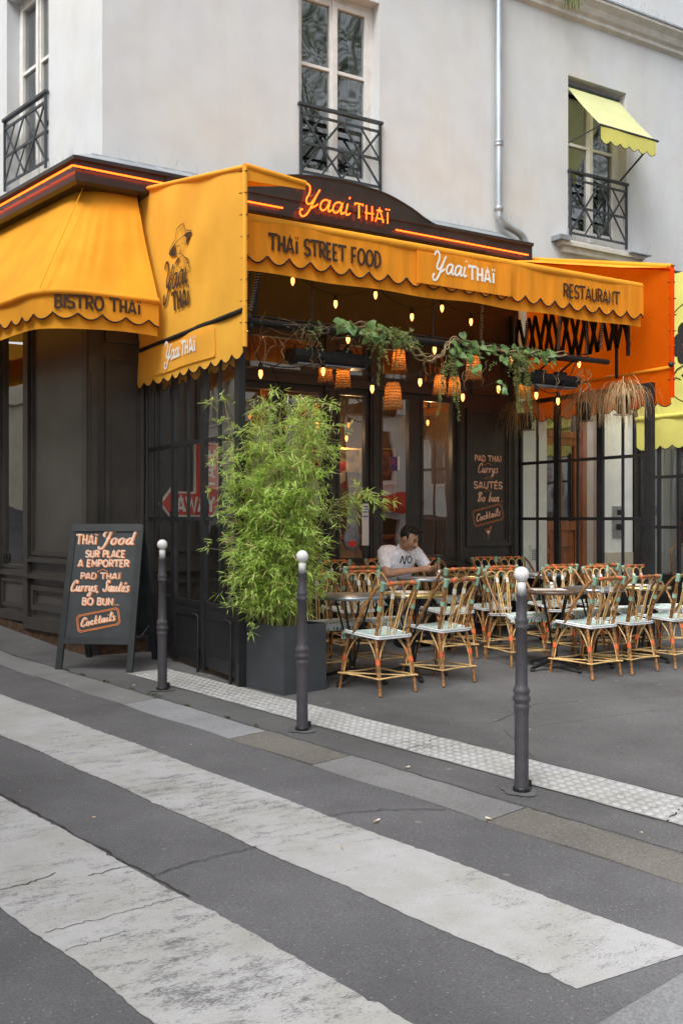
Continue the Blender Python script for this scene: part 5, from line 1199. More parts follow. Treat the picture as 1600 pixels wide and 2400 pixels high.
def twig(p, d, L, n):
    d = d.normalized(); P = [p]
    for k in range(5): P.append(P[-1] + (d + V(0, 0, -.09 * k)) * L / 5 + V(random.gauss(0, .006), random.gauss(0, .006), 0))
    cul.tube(P, [.0022] * 3 + [.0015] * 3, 4, cap=False)
    for k in range(n):
        q = P[1 + int(random.random() * 4.99)] + V(random.gauss(0, .02), random.gauss(0, .02), random.gauss(0, .015)); cluster(q, d * .8 + V(random.gauss(0, .4), random.gauss(0, .4), random.gauss(0, .2)), random.randint(4, 8), .082)
for i in range(76):
    a0 = random.uniform(0, 2 * pi); r0 = random.random() ** .5
    b0 = V(px + .17 * r0 * cos(a0), py + .2 * r0 * sin(a0), pz + .47)
    H_ = random.uniform(.9, 1.95) if i > 7 else random.uniform(1.75, 2.0)
    ln = V(cos(a0), sin(a0), 0) * random.uniform(.10, .30) * r0 + V(random.gauss(-.005, .05), random.gauss(.01, .05), 0)
    P = [b0 + ln * (k / 10) ** 1.5 * (H_ / 1.6) + UP * H_ * (k / 10) * (1 - .03 * k / 10) + V(random.gauss(0, .006), random.gauss(0, .006), 0) for k in range(11)]
    cul.tube(P, [.0065 - .0045 * k / 10 for k in range(11)], 5, cap=False)
    for k in range(1 if i % 5 == 0 else 2, 11):
        for rep in range(2 if k > 7 else 3):
            a1 = random.uniform(0, 2 * pi); dd = V(cos(a1), sin(a1), random.uniform(-.1, .7)); f = k / 10
            twig(P[k] + V(-.07, .01, 0) * (1 - f), dd, random.uniform(.12, .40) * (1.15 - .68 * f) * (.8 if k < 3 else 1), random.randint(2, 3))
# the long branch reaching out over the tables
P = crv([(4.0, 7.1, 1.2), (4.22, 7.08, 1.52), (4.42, 7.06, 1.66), (4.62, 7.04, 1.62)], 6); cul.tube(P, .003, 5)
for k in range(34): twig(random.choice(P[5:]), V(.8, -.2, random.uniform(-.3, .4)) + V(random.gauss(0, .35), random.gauss(0, .35), 0), random.uniform(.1, .2), 2)
for z_, n_ in ((2.2, 10), (2.05, 10)):
    for k in range(n_): twig(V(px + random.uniform(.05, .3), py + random.uniform(-.2, .2), z_), V(1, -.2, random.uniform(-.4, .5)), .16, 2)
cul.build('stems', M['culm'], bam); lea.build('foliage', [M['leaf'], M['straw']], bam)
# ---------------------------------------------------------------- bistro chairs
def make_chair(x, y, rz_, lab, grp):
    t = thing('bistro_chair', lab, 'chair', (x, y, gz(x, y)), rz_, grp)
    # seat: plaited sheet, dipping a little, with a rolled front edge
    W2, y0, y1 = .205, -.185, .205
    def sh(u, v):                                        # u -1..1, v 0..1 back to front
        w_ = W2 * (.86 + .14 * min(1, v * 1.6)) * (1 + .02 * sin(v * pi)); yy = y0 + (y1 - y0) * v
        z = .452 + .034 * min(v, .86) - .008 * (1 - u * u) * sin(pi * v) + (.005 * abs(u) ** 4)
        if v > .86: z -= (v - .86) ** 2 * 1.4
        return V(u * w_, yy - .018 * u * u * (v < .2), z)
    mb = MB(); mb.grid(12, 14, lambda a, b: sh(a * 2 - 1, b)); mb.grid(12, 2, lambda a, b: sh(a * 2 - 1, 1) + V(0, .008 * sin(b * 3), -.05 * b)); mb.grid(6, 6, lambda a, b: sh(a * 2 - 1, b) - UP * .022)
    seat = mb.build('seat', M['seat'], t, local=True)
    mb = MB()
    for dz in (.0, -.015):
        ring = [sh(-1, k / 8) for k in range(8)] + [sh(-1 + k / 4, 1) + V(0, .004, -.02 * 0) for k in range(9)] + [sh(1, 1 - k / 8) for k in range(1, 9)] + [sh(1 - k / 4, 0) for k in range(1, 8)]
        mb.tube([p + UP * dz for p in ring], .0075, 6, closed=True)
    mb.build('seat_rim', M['seat_rim'], seat, local=True)
    T, Bm = {}, {}
    for sx in (-1, 1):
        for sy in (-1, 1):
            T[sx, sy] = V(sx * (.165 if sy < 0 else .165), -.165 if sy < 0 else .165, .445); Bm[sx, sy] = V(sx * (.19 if sy < 0 else .205), -.245 if sy < 0 else .235, 0)
            p, q = T[sx, sy], Bm[sx, sy]
            mb = MB(); mb.tube([p, p.lerp(q, .5) + V(sx * .004, sy * .004, 0), q], [.0145, .0135, .0125], 8); mb.lathe([(.015, 0), (.015, .012)], q, 8)
            lg_ = mb.build('leg', M['rattan'], t, local=True)
            c = p.lerp(q, .42); d = (q - p).normalized()
            mb = MB(); mb.tube([c - d * .022, c + d * .022], .0205, 8); mb.build('binding', M['bind_o'], lg_, local=True)
    mb = MB()                                            # light cane braces and stretcher
    for (sx, sy), p in T.items():
        q = Bm[sx, sy]; c = p.lerp(q, .42); lo_ = p.lerp(q, .69)
        for o_, dirv in ((V(-sx * .11, 0, 0), V(-sx, 0, 0)), (V(0, -sy * .11, 0), V(0, -sy, 0))):
            mb.tube(crv([p + o_ + V(0, 0, -.005), p.lerp(q, .2) + o_ * .45, c + dirv * .016, p.lerp(q, .55) + dirv * .0165, lo_ + dirv * .016], 4), .0062, 5)
    mb.build('brace', M['rattan_l'], t, local=True)
    L_ = {k: T[k].lerp(Bm[k], .70) for k in T}; mb = MB(); order = [(-1, -1), (1, -1), (1, 1), (-1, 1)]
    for i in range(4):
        p, q = L_[order[i]], L_[order[(i + 1) % 4]]; ctr = V(0, 0, p.z); o_ = ((p + q) / 2 - ctr).normalized() * .017
        mb.tube(crv([p + o_ * 1.1 + (p - q) * .07, p + o_ * 1.1, (p + q) / 2 + o_ * .6 * 0, q + o_ * 1.1, q + o_ * 1.1 + (q - p) * .07], 4), .0075, 5)
    mb.tube([L_[-1, -1], L_[1, 1] + V(0, 0, .008)], .0065, 5); mb.tube([L_[1, -1] + V(0, 0, -.008), L_[-1, 1]], .0065, 5)
    mb.build('stretcher', M['rattan_l'], t, local=True)
    yb = lambda z: -.165 - .105 * ((z - .46) / .41)
    mb = MB(); hoop = []
    for sx in (-1, 1):
        mb.tube([V(sx * .165, -.165, .44), V(sx * .176, yb(.66), .66), V(sx * .187, yb(.865), .865)], .0145, 8)
        mb.tube(crv([(sx * .187, yb(.868), .868), (sx * .207, -.225, .845), (sx * .222, -.12, .72), (sx * .216, -.01, .58), (sx * .203, .06, .465)], 5), .0135, 8)
    mb.tube(crv([(-.187, yb(.868), .868), (-.09, yb(.878) - .01, .878), (.09, yb(.878) - .01, .878), (.187, yb(.868), .868)], 4), .0145, 8)
    bf = mb.build('back_frame', M['rattan'], t, local=True)
    mb = MB()
    for i, xc in enumerate((-.115, 0, .115)):
        for sg in (-1, 1):
            xt = xc + sg * .0515; inner = not ((i == 0 and sg < 0) or (i == 2 and sg > 0))
            xtie = xc + sg * .0575 if inner else xc + sg * .056
            xs = xtie * .55 + (-.013 * sg if inner else .03 * sg)
            pz_ = [(xc, .864), (xc + sg * .036, .852), (xt, .815), (xtie - sg * .0065, .772), (xtie * .86 - sg * .012, .66), (xs, .465)]
            mb.tube(crv([V(x_, yb(z_) + .004, z_) for x_, z_ in pz_], 4), .0062, 5)
    mb.build('back_canes', M['rattan_l'], t, local=True)
    def bnd(P_, Q_, r, m): b_ = MB(); b_.tube([P_, Q_], r, 8); b_.build('binding', m, bf, local=True)
    for x_ in (-.0575, .0575):
        bnd(V(x_, yb(.79) + .004, .80), V(x_, yb(.76) + .004, .755), .0165, M['bind_w'])
    for x_ in (-.0, .115, -.115):
        p = V(x_, yb(.878) - .008, .877); bnd(p - V(.015, 0, 0), p + V(.015, 0, 0), .0182, M['bind_o'])
    for sx in (-1, 1):
        bnd(V(sx * .1865, yb(.885), .888), V(sx * .184, yb(.82), .822), .0225, M['bind_g']); bnd(V(sx * .1785, yb(.69), .70), V(sx * .1765, yb(.66), .664), .0205, M['bind_g'])
    return t
CH = []
def chair(x, y, deg, lab, grp):
    rz_ = radians(deg)
    if not CH: CH.append(make_chair(x, y, rz_, lab, grp)); return CH[0]
    return copy_tree(CH[0], (x, y, gz(x, y)), rz_, lab, grp)
g1, g2 = 'rattan chairs with their backs to the street', 'rattan chairs facing the street'
# front row, backs to the street
chair(4.45, 6.70, 8, 'rattan bistro chair right of the planter, nearest the street, at the grey table', g1)
chair(5.15, 6.82, 9, 'rattan bistro chair, back to the street, at the left brass-rimmed pale table', g1)
chair(6.55, 6.49, 4, 'rattan bistro chair right of the nearest bollard, back to the street, at the brown table', g1)
chair(7.06, 6.52, 6, 'rattan bistro chair, back to the street, between brown table and right pale table', g1)
chair(7.68, 6.55, 5, 'rattan bistro chair at the right photo edge, back to the street', g1)
# facing the street, first tables
chair(4.42, 7.52, 176, 'rattan bistro chair half hidden by bamboo, facing the street at the grey table', g2)
chair(4.98, 7.47, 183, 'rattan bistro chair behind the brass-rimmed pale table, facing the street', g2)
chair(6.42, 7.27, 172, 'rattan bistro chair partly behind the nearest bollard, facing the street at the brown table', g2)
chair(7.22, 7.30, 178, 'rattan bistro chair behind the brown and grey tables, facing the street', g2)
chair(7.78, 7.28, 184, 'rattan bistro chair left of the right pale table, facing the street', g2)
chair(8.36, 7.27, 180, 'rattan bistro chair behind the right pale table near the screen post, facing the street', g2)
# second row
chair(6.05, 7.86, -6, 'rattan bistro chair in front of the sitting man, back to the street', g1)
chair(6.63, 7.98, -2, 'rattan bistro chair left of the nearest bollard in the second row, back to the street', g1)
chair(7.46, 7.96, -8, 'rattan bistro chair in the second row behind the brown table, back to the street', g1)
chair(7.98, 7.88, -4, 'second-row rattan bistro chair in front of the wooden house door, back to the street', g1)
chair(5.55, 8.92, 180, 'empty rattan bistro chair against the glass doors left of the sitting man', g2)
chair(6.15, 9.0, 170, 'rattan bistro chair the man in the white shirt sits on', g2)
chair(6.78, 8.95, 180, 'rattan bistro chair right of the sitting man, against the shopfront', g2)
chair(7.64, 8.94, 182, 'rattan bistro chair under the painted menu panel, left of the pair', g2)
chair(8.03, 8.92, 178, 'rattan bistro chair under the painted menu panel, right of the pair beside the screen', g2)
chair(5.2, 8.35, -3, 'rattan bistro chair in the shade behind the first pale table, back to the street', g1)
# ---------------------------------------------------------------- tables
TB = {}
def make_table(kind, x, y, lab, r):
    topm, rimm = {'grey': ('grey_top', 'steel'), 'pale': ('white_top', 'brass'), 'brown': ('brown_top', 'brown_top')}[kind]
    t = thing('bistro_table', lab, 'table', (x, y, gz(x, y)), random.uniform(0, 1.5), 'round bistro tables on the terrace')
    mb = MB(); mb.lathe([(.0, .705), (r - .012, .705), (r - .008, .732), (.0, .733)], n=40, smooth=False); tp = mb.build('tabletop', M[topm], t, local=True)
    mb = MB(); mb.lathe([(r - .012, .702), (r, .703), (r + .001, .718), (r, .731), (r - .009, .7345)], n=40); mb.build('rim', M[rimm], tp, local=True)
    for k in range(4):
        a = k * pi / 2; d = V(cos(a), sin(a), 0)
        mb = MB(); mb.tube(crv([d * .16 + UP * .70, d * .10 + UP * .5, d * .028 + UP * .2, d * .02 + UP * .12], 4), .0085, 6); mb.build('column_rod', M['cast'], t, local=True)
        mb = MB(); e = V(-d.y, d.x, 0)
        mb.hexa([d * .02 - e * .02 + UP * .08, d * .02 + e * .02 + UP * .08, d * .02 + e * .02 + UP * .125, d * .02 - e * .02 + UP * .125, d * .30 - e * .014 + UP * .02, d * .30 + e * .014 + UP * .02, d * .30 + e * .014 + UP * .04, d * .30 - e * .014 + UP * .04]); ft = mb.build('foot', M['cast'], t, local=True)
        mb = MB(); mb.lathe([(.018, 0), (.022, .008), (.022, .022), (.008, .03)], d * .295, 10); mb.build('foot_pad', M['cast'], ft, local=True)
    mb = MB(); mb.lathe([(.04, .69), (.17, .695), (.17, .705)], n=16); mb.lathe([(.03, .07), (.035, .1), (.03, .14)], n=12); mb.build('hub', M['cast'], t, local=True)
    return t
def table(kind, x, y, lab, r=.29):
    if kind not in TB: TB[kind] = make_table(kind, x, y, lab, r); return TB[kind]
    return copy_tree(TB[kind], (x, y, gz(x, y)), random.uniform(0, 1.5), lab)
table('grey', 4.46, 7.10, 'round grey bistro table beside the bamboo planter'); table('pale', 5.07, 7.08, 'round pale bistro table with brass rim left of the nearest bollard'); table('brown', 6.50, 6.83, 'round brown wooden bistro table right of the nearest bollard', .30)
table('grey', 7.06, 6.88, 'round grey bistro table between the brown and the right pale table'); table('pale', 7.68, 6.86, 'round pale bistro table with brass rim at the right photo edge')
table('grey', 6.2, 8.46, 'round grey bistro table the man rests his arms on'); table('pale', 7.0, 8.62, 'round brass-rimmed bistro table right of the sitting man'); table('grey', 7.9, 8.55, 'round grey bistro table under the painted menu panel')
def sheet_on(x, y, w_, h_, rot, lab, m='paper', z=.7365):
    mb = MB(); c, s_ = cos(rot), sin(rot); zz = gz(x, y) + z
    q = [(-w_ / 2, -h_ / 2), (w_ / 2, -h_ / 2), (w_ / 2, h_ / 2), (-w_ / 2, h_ / 2)]; q = [V(x + a_ * c - b_ * s_, y + a_ * s_ + b_ * c, zz) for a_, b_ in q]
    mb.hexa(q + [p + UP * .003 for p in q]); o_ = tag(mb.build('menu_card', M[m]), lab, 'menu', 'menu cards on the tables')
    mb = MB(); k = .8
    for j in range(6):
        yy = -h_ * .36 + j * h_ * .14; r_ = [(-w_ * .38, yy), (w_ * random.uniform(.1, .38), yy), (w_ * .3, yy + h_ * .04), (-w_ * .38, yy + h_ * .04)]; mb.quad(*[V(x + a_ * c - b_ * s_, y + a_ * s_ + b_ * c, zz + .0035) for a_, b_ in r_])
    mb.build('print', mat('menu_print', (.5, .25, .2), .7), o_)
sheet_on(6.43, 6.84, .30, .21, -.5, 'pale menu card lying on the brown table'); sheet_on(5.04, 7.1, .2, .3, .3, 'menu card lying on the left brass-rimmed table'); sheet_on(6.2, 8.38, .3, .21, -.2, 'menu card lying on the sitting man’s table'); sheet_on(7.66, 6.93, .2, .3, .4, 'menu card lying on the right brass-rimmed table'); sheet_on(7.84, 8.5, .3, .2, -.3, 'menu card lying on the table under the painted panel')
def tumbler(x, y, lab, h=.09, r=.035):
    mb = MB(); z = gz(x, y) + .7375; mb.lathe([(r * .8, 0), (r, h), (r - .003, h), (r * .78, .006)], (x, y, z), 16); tag(mb.build('drinking_glass', M['glass_s']), lab, 'glass', 'drinking glasses on the tables')
tumbler(6.30, 8.33, 'clear tumbler on the sitting man’s table in front of his hands'); tumbler(6.55, 6.92, 'clear tumbler on the brown table beside the menu card', .06, .04); tumbler(7.72, 6.72, 'clear tumbler on the right pale table', .05, .04)
# ---------------------------------------------------------------- string lights
def bulb_on(root, c):
    c = Vector(c)
    mb = MB(); mb.lathe([(.014, .03), (.019, .034), (.019, .085), (.010, .095)], c, 10); s_ = mb.build('socket', M['cable'], root)
    mb = MB(); mb.lathe([(.004, -.042), (.011, -.029), (.0175, -.012), (.018, .004), (.016, .022), (.013, .034)], c, 12); mb.build('bulb', M['bulb'], s_)
def string(lab, pts, ends, grp='bulb strings under the awning'):
    t = thing('string_lights', lab, 'string lights', pts[0], group=grp)
    P = [ends[0]] if ends[0] else []
    P += [(p[0], p[1], p[2] + .095) for p in pts]; P += [ends[1]] if ends[1] else []
    C_ = []
    for a, b in zip(P, P[1:]):
        a, b = Vector(a), Vector(b); L = (b - a).length
        for k in range(8): q = a.lerp(b, k / 8); C_.append(q - UP * (4 * k / 8 * (1 - k / 8)) * (.02 + .05 * L))
    C_.append(Vector(P[-1])); mb = MB(); mb.tube(C_, .0055, 5); mb.build('cable', M['cable'], t)
    for p in pts: bulb_on(t, p)
    return t
string('upper row of lit bulbs close under the dark awning ceiling', [(4.49, 8.2, 3.68), (4.96, 8.2, 3.52), (5.42, 8.2, 3.66), (5.86, 8.2, 3.49), (6.24, 8.2, 3.62), (6.62, 8.2, 3.52)], ((3.7, 8.2, 3.95), (7.4, 8.2, 3.85)))
string('lit bulbs hanging at the left heater and ivy garland', [(3.73, 7.62, 3.08), (3.86, 7.62, 2.69), (4.48, 7.62, 2.76), (4.74, 7.62, 3.07), (5.0, 7.62, 2.64), (5.54, 7.62, 2.74), (5.71, 7.62, 3.06)], (None, (5.9, 7.55, 3.1)))
string('lit bulbs hanging between the garland and the right heater', [(6.05, 7.62, 2.63), (6.5, 7.62, 2.74), (6.67, 7.62, 3.05), (7.0, 7.62, 2.71), (7.3, 7.62, 2.67), (7.6, 7.62, 3.08)], ((5.9, 7.55, 3.1), (7.85, 7.5, 3.1)))
string('two lit bulbs glowing behind the bamboo top', [(4.71, 8.3, 2.25), (4.81, 8.3, 2.35)], ((4.3, 8.3, 2.9), (4.95, 8.3, 2.9)))
for p, lab in (((6.57, 10.6, 2.46), 'lit bare bulb hanging indoors at the left glass door'), ((6.89, 10.6, 2.5), 'lit bare bulb indoors beside the middle glass door'), ((7.83, 10.6, 2.72), 'lit bare bulb indoors at the right glass door'), ((7.4, 11.2, 2.62), 'small lit bulb deep inside the middle glass door'), ((5.6, 10.6, 2.6), 'lit bulb indoors behind the bamboo')):
    t = thing('pendant_bulb', lab, 'lamp', p, group='bare bulbs inside the restaurant'); bulb_on(t, p); mb = MB(); mb.tube([Vector(p) + UP * .09, V(p[0], p[1], 3.75)], .004, 4); mb.build('cable', M['cable'], t)
    ld = bpy.data.lights.new('pendant_light', 'POINT'); ld.energy = 6; ld.color = (1, .62, .28); ld.shadow_soft_size = .03; lo_ = bpy.data.objects.new('pendant_light', ld); COL.objects.link(lo_); lo_.parent = t; lo_.location = (0, -.03, -.09)
# ---------------------------------------------------------------- woven lanterns
def lantern(c, s_, lab):
    t = thing('wicker_lantern', lab, 'lantern', c, group='wicker lanterns under the awning'); c = Vector(c)
    mb = MB(); prof = [(.022, .10), (.04, .098), (.055, .075), (.062, .03), (.066, -.04), (.074, -.10)]
    mb.lathe([(r * s_, z * s_) for r, z in prof], c, 22); del mb.f[-2:]; del mb.fm[-2:]; del mb.sm[-2:]
    for k in range(9):
        z = .09 - k * .023; r = .0765 if k > 7 else [.047, .058, .0625, .064, .066, .068, .071, .0745][k]; mb.tube([c + V(r * s_ * cos(a), r * s_ * sin(a), z * s_ + .002 * sin(a * 7)) for a in [j * pi / 10 for j in range(20)]], .0042 * s_, 4, closed=True)
    for k in range(26):
        a = k * .2417; p = c + V(.074 * s_ * cos(a), .074 * s_ * sin(a), -.098 * s_); mb.tube([p, p + V(.004 * cos(a), .004 * sin(a), -random.uniform(.012, .03) * s_)], .002, 3, cap=False)
    mb.build('shade', M['wicker'], t)
    mb = MB(); mb.ball(c + V(0, 0, .02 * s_), .024, 10); mb.build('bulb', M['bulb_c'], t)
    mb = MB(); mb.tube([c + UP * .1 * s_, V(c.x + .01, c.y - .05, max(3.1, c.z + .2))], .004, 4); mb.build('cable', M['cable'], t)
for c, s_, lab in [((4.92, 8.0, 2.80), 1.0, 'small wicker lantern below the left heater'), ((4.80, 8.12, 2.86), .95, 'dim wicker lantern half behind the left heater'), ((5.56, 8.0, 3.01), 1.0, 'wicker lantern tucked under the feathery garland'), ((5.49, 8.0, 2.65), 1.28, 'largest wicker lantern hanging in the middle'),
    ((6.06, 8.0, 2.80), .95, 'left of the two small wicker lanterns hanging side by side'), ((6.26, 8.02, 2.80), .95, 'right of the two small wicker lanterns hanging side by side'), ((6.49, 8.0, 3.01), 1.15, 'wicker lantern below the heart-shaped ivy leaves'), ((7.18, 8.0, 2.83), 1.0, 'wicker lantern below the right heater')]: lantern(c, s_, lab)
# ---------------------------------------------------------------- ivy, fern and twisted vine garland on the rail
random.seed(5)
gt = thing('ivy_garland', 'garland of twisted vine, ivy and fern along the black rail', 'garland', (5.6, 7.5, 3.1))
vi, iv, fe = MB(), MB(), MB()
path = crv([(4.55, 7.47, 3.10), (4.75, 7.45, 3.16), (5.0, 7.46, 3.10), (5.2, 7.44, 3.06), (5.38, 7.44, 2.96), (5.55, 7.45, 2.93), (5.68, 7.45, 3.0), (5.78, 7.44, 3.13), (6.0, 7.46, 3.1), (6.3, 7.45, 3.08), (6.6, 7.44, 3.06), (6.9, 7.46, 3.1), (7.25, 7.46, 3.12)], 8)
for o_, r in ((V(0, 0, 0), .011), (V(.01, -.02, .02), .007), (V(-.01, .02, -.015), .008)):
    vi.tube([p + o_ + V(0, .016 * sin(i * .9 + r * 500), .016 * cos(i * .8 + r * 900)) for i, p in enumerate(path)], r, 6)
def leafat(p, n, s_):
    n = n.normalized(); u = n.cross(V(random.gauss(0, 1), random.gauss(0, 1), random.gauss(0, 1))).normalized(); v = n.cross(u)
    if v.z > 0: v = -v; u = -u
    prof = [(0, -.1), (.32, -.22), (.5, .05), (.42, .4), (.18, .78), (0, 1.05), (-.18, .78), (-.42, .4), (-.5, .05), (-.32, -.22)]
    q = [p + (u * a_ + v * b_) * s_ + n * (-abs(a_) * .3 * s_) for a_, b_ in prof]; c = p + v * .4 * s_ + n * .03 * s_
    iv.add([c] + q, [(0, i + 1, (i + 1) % 10 + 1) for i in range(10)], True)
def ivyclump(c, n_, sp, s_):
    for k in range(n_): leafat(Vector(c) + V(random.gauss(0, sp[0]), random.gauss(0, sp[1]), random.gauss(0, sp[2])), V(random.gauss(-.3, .5), -1, random.gauss(.35, .4)), s_ * random.uniform(.7, 1.2))
ivyclump((4.62, 7.42, 3.14), 12, (.09, .03, .035), .085); ivyclump((4.85, 7.42, 3.13), 8, (.05, .03, .04), .085); ivyclump((5.93, 7.42, 3.0), 15, (.09, .03, .07), .068); ivyclump((5.8, 7.42, 3.1), 8, (.06, .03, .03), .07); ivyclump((6.25, 7.43, 3.1), 9, (.12, .03, .035), .075); ivyclump((6.95, 7.43, 3.1), 11, (.16, .03, .04), .07); ivyclump((6.6, 7.43, 3.05), 8, (.1, .03, .05), .065); ivyclump((6.02, 7.42, 2.86), 6, (.03, .02, .04), .06); ivyclump((6.42, 7.42, 2.72), 5, (.06, .02, .06), .05)
def frond(p, d, L, dens=1.0, drop=.5):
    d = d.normalized(); P = []; n = max(6, int(L / .016))
    for k in range(n): t = k / n; P.append(p + d * L * t + V(0, 0, -drop * L * t * t) + V(random.gauss(0, .003), random.gauss(0, .003), 0))
    fe.tube(P, .0018, 3, cap=False)
    for k in range(1, n):
        for s_ in range(int(2 * dens)):
            e = V(random.gauss(0, 1), random.gauss(0, 1), random.gauss(0, .7)).normalized() * .034 * (1.1 - .6 * k / n); wv_ = V(.003, .0, .003); q = P[k]
            fe.quad(q - wv_, q + wv_, q + e + wv_ * .4, q + e - wv_ * .4)
for c, n_, sx in (((5.05, 7.43, 3.13), 44, .14), ((5.2, 7.42, 3.05), 18, .08), ((6.5, 7.42, 3.03), 22, .10), ((6.75, 7.43, 3.07), 12, .14), ((4.25, 7.46, 3.12), 5, .1)):
    for k in range(n_): frond(Vector(c) + V(random.gauss(0, sx), random.gauss(0, .03), random.gauss(0, .03)), V(random.gauss(0, .6), random.gauss(-.4, .4), random.gauss(.1, .4)), random.uniform(.09, .2), 1.5, .9)
for x, z, L in ((4.98, 2.95, .4), (5.75, 2.9, .45), (5.8, 2.85, .55), (5.7, 2.8, .5), (6.58, 2.95, .55), (6.64, 2.9, .62), (6.52, 2.9, .5), (6.7, 2.85, .4), (6.62, 3.0, .4), (6.55, 3.0, .6), (6.68, 3.0, .5)): frond(V(x, 7.42, z + .12), V(random.gauss(0, .15), random.gauss(0, .1), -1), L, 3, .1)
for k in range(26):                                      # bare trailing tendrils
    p = random.choice([V(random.uniform(3.75, 4.7), 7.5, 3.0), V(random.uniform(5.4, 6.6), 7.45, 2.98), V(random.uniform(6.9, 7.6), 7.48, 3.0)]); P = [p]
    for j in range(9): P.append(P[-1] + V(random.gauss(.0, .022), random.gauss(0, .015), -random.uniform(.01, .045)))
    vi.tube(crv(P, 3), .0028, 4, cap=False)
for k in range(28):
    p = V(random.uniform(3.7, 5.0), 7.47 + random.gauss(0, .02), 3.12 + random.gauss(0, .03)); P = [p, p + V(random.gauss(0, .08), random.gauss(0, .02), random.gauss(-.03, .05)), p + V(random.gauss(0, .14), random.gauss(0, .03), random.gauss(-.09, .06))]; vi.tube(crv(P, 3), .002, 3, cap=False)
vi.build('vine', M['vine'], gt); iv.build('ivy_leaves', M['ivy'], gt); fe.build('fern_fronds', M['fern'], gt)
# ---------------------------------------------------------------- dried grass pots on the right screen
def grasspot(x, y, z, n_, lab, R=.3):
    t = thing('hanging_pot', lab, 'plant pot', (x, y, z), group='black pots of dried grass hanging on the right screen')
    mb = MB(); mb.lathe([(.065, -.10), (.09, .07), (.1, .075), (.1, .095), (.085, .095), (.07, .05)], (x, y, z), 18); mb.build('pot', M['pot'], t)
    mb = MB(); mb.tube([V(x + .1 * cos(a), y + .1 * sin(a), z - .105) for a in [k * .4488 for k in range(14)]], .004, 4, closed=True); mb.tube([V(x + .1, y, z - .105), V(8.32, y, z - .1), V(8.32, y, z + .2)], .005, 4); mb.build('bracket', M['cast'], t)
    mb = MB()
    for k in range(n_):
        a = random.uniform(0, 2 * pi); d = V(cos(a), sin(a), 0); L = random.uniform(.55, 1.4) * R; h = random.uniform(.03, .17) * (1.4 if random.random() < .1 else 1); dr = random.uniform(.05, .36)
        p0 = V(x, y, z + .08) + d * random.uniform(0, .06); P = crv([p0, p0 + d * L * .3 + UP * h, p0 + d * L * .75 + UP * (h * .75 - dr * .12), p0 + d * L * random.uniform(.85, 1.05) + UP * (h * .3 - dr)], 3)
        w_ = random.uniform(.0022, .0048); s_ = d.cross(UP).normalized()
        vs_ = []
        for i, p in enumerate(P): ww = w_ * (1 - .8 * i / len(P)); p = p + V(random.gauss(0, .003), random.gauss(0, .003), 0); vs_ += [p - s_ * ww, p + s_ * ww]
        mb.add(vs_, [(2 * i, 2 * i + 1, 2 * i + 3, 2 * i + 2) for i in range(len(P) - 1)])
    mb.build('dry_grass', M['straw'], t)
grasspot(8.2, 9.10, 2.63, 230, 'black pot of withered grass at the back end of the screen', .30); grasspot(8.2, 8.14, 2.66, 330, 'black pot of dried grass hanging in the middle of the screen', .30); grasspot(8.2, 7.57, 2.68, 400, 'black pot with the fullest dried grass at the street end of the screen', .31)
# ---------------------------------------------------------------- litter
for s_, v_, k, lab in ((3.38, 3.30, 1.3, 'cigarette butt lying between the kerb and the white stripe'), (3.95, 4.1, 1.0, 'tan cigarette butt lying beside the kerb joint'), (3.06, 3.74, 1.1, 'cigarette butt on the kerb stone left of the nearest bollard'), (2.6, 5.6, 1.0, 'cigarette butt on the pavement near the tables')):
    p = sv(s_, v_, .012); a = random.uniform(0, 3); d = V(cos(a), sin(a), 0) * .018 * k
    mb = MB(); mb.tube([p - d, p + d], .005, 6); mb.mi = 1; mb.tube([p - d * 1.0, p - d * .3], .0054, 6)
    tag(mb.build('cigarette_butt', [M['paper'], M['straw']]), lab, 'litter')
mb = MB()
for k in range(60):
    s_, v_ = random.uniform(1.5, 8), random.uniform(2.2, 6); p = sv(s_, v_, .014); a = random.uniform(0, 6.3); d = V(cos(a), sin(a), 0) * random.uniform(.006, .018); e = V(-d.y, d.x, 0) * .35
    mb.quad(p - d, p + e, p + d, p - e + UP * .004)
tag(mb.build('leaf_litter', M['straw']), 'scattered dry leaf crumbs lying on the asphalt', 'litter', kind='stuff')
# ---------------------------------------------------------------- the other side of the streets (seen in the glass)
def opposite(name, lab, O_, e, n, L, H_, m, awn):
    t = thing(name, lab, 'building', O_); mb = MB(); holes = [(x, x + 1.1, z, z + 1.9) for x in [k * 2.6 + .7 for k in range(int(L / 2.6))] for z in (2.7, 6.1)] + [(x, x + 1.6, .0, 1.5) for x in [k * 2.6 + .5 for k in range(int(L / 2.6))]]
    if not awn: holes = [h_ for h_ in holes if h_[2] > 5]
    holed_wall(mb, O_, e, n, 0, L, -1.5, H_, holes, .25); mb.build('wall', m, t)
    mb = MB()
    for h_ in holes: frame(O_, e, n, h_[0] - .12, h_[1] + .12, h_[2] - .1, h_[3] + .12, 0, .06, .13, mb)
    obox(mb, O_, e, n, 0, L, 5.1, 5.35, 0, .2); obox(mb, O_, e, n, 0, L, H_ - .4, H_, 0, .5); mb.build('window_surround', M['ivory'] if awn else m, t)
    mb = MB(); obox(mb, O_, e, n, 0, L, -1.5, H_ - .1, -.6, -.3); mb.build('dark_backing', M['darkroom'], t)  # one near-black slab standing in for the unlit rooms
    if awn:
        for x in [k * 5.2 + .3 for k in range(int(L / 5.2))]:
            mb = MB(); P = lambda a_, z, d: Vector(O_) + Vector(e) * a_ + UP * z + Vector(n) * d
            mb.quad(P(x, 2.3, .02), P(x + 2.2, 2.3, .02), P(x + 2.2, 1.95, .8), P(x, 1.95, .8)); mb.quad(P(x, 1.95, .8), P(x + 2.2, 1.95, .8), P(x + 2.2, 1.72, .8), P(x, 1.72, .8)); mb.build('awning', M['redawn'], t)
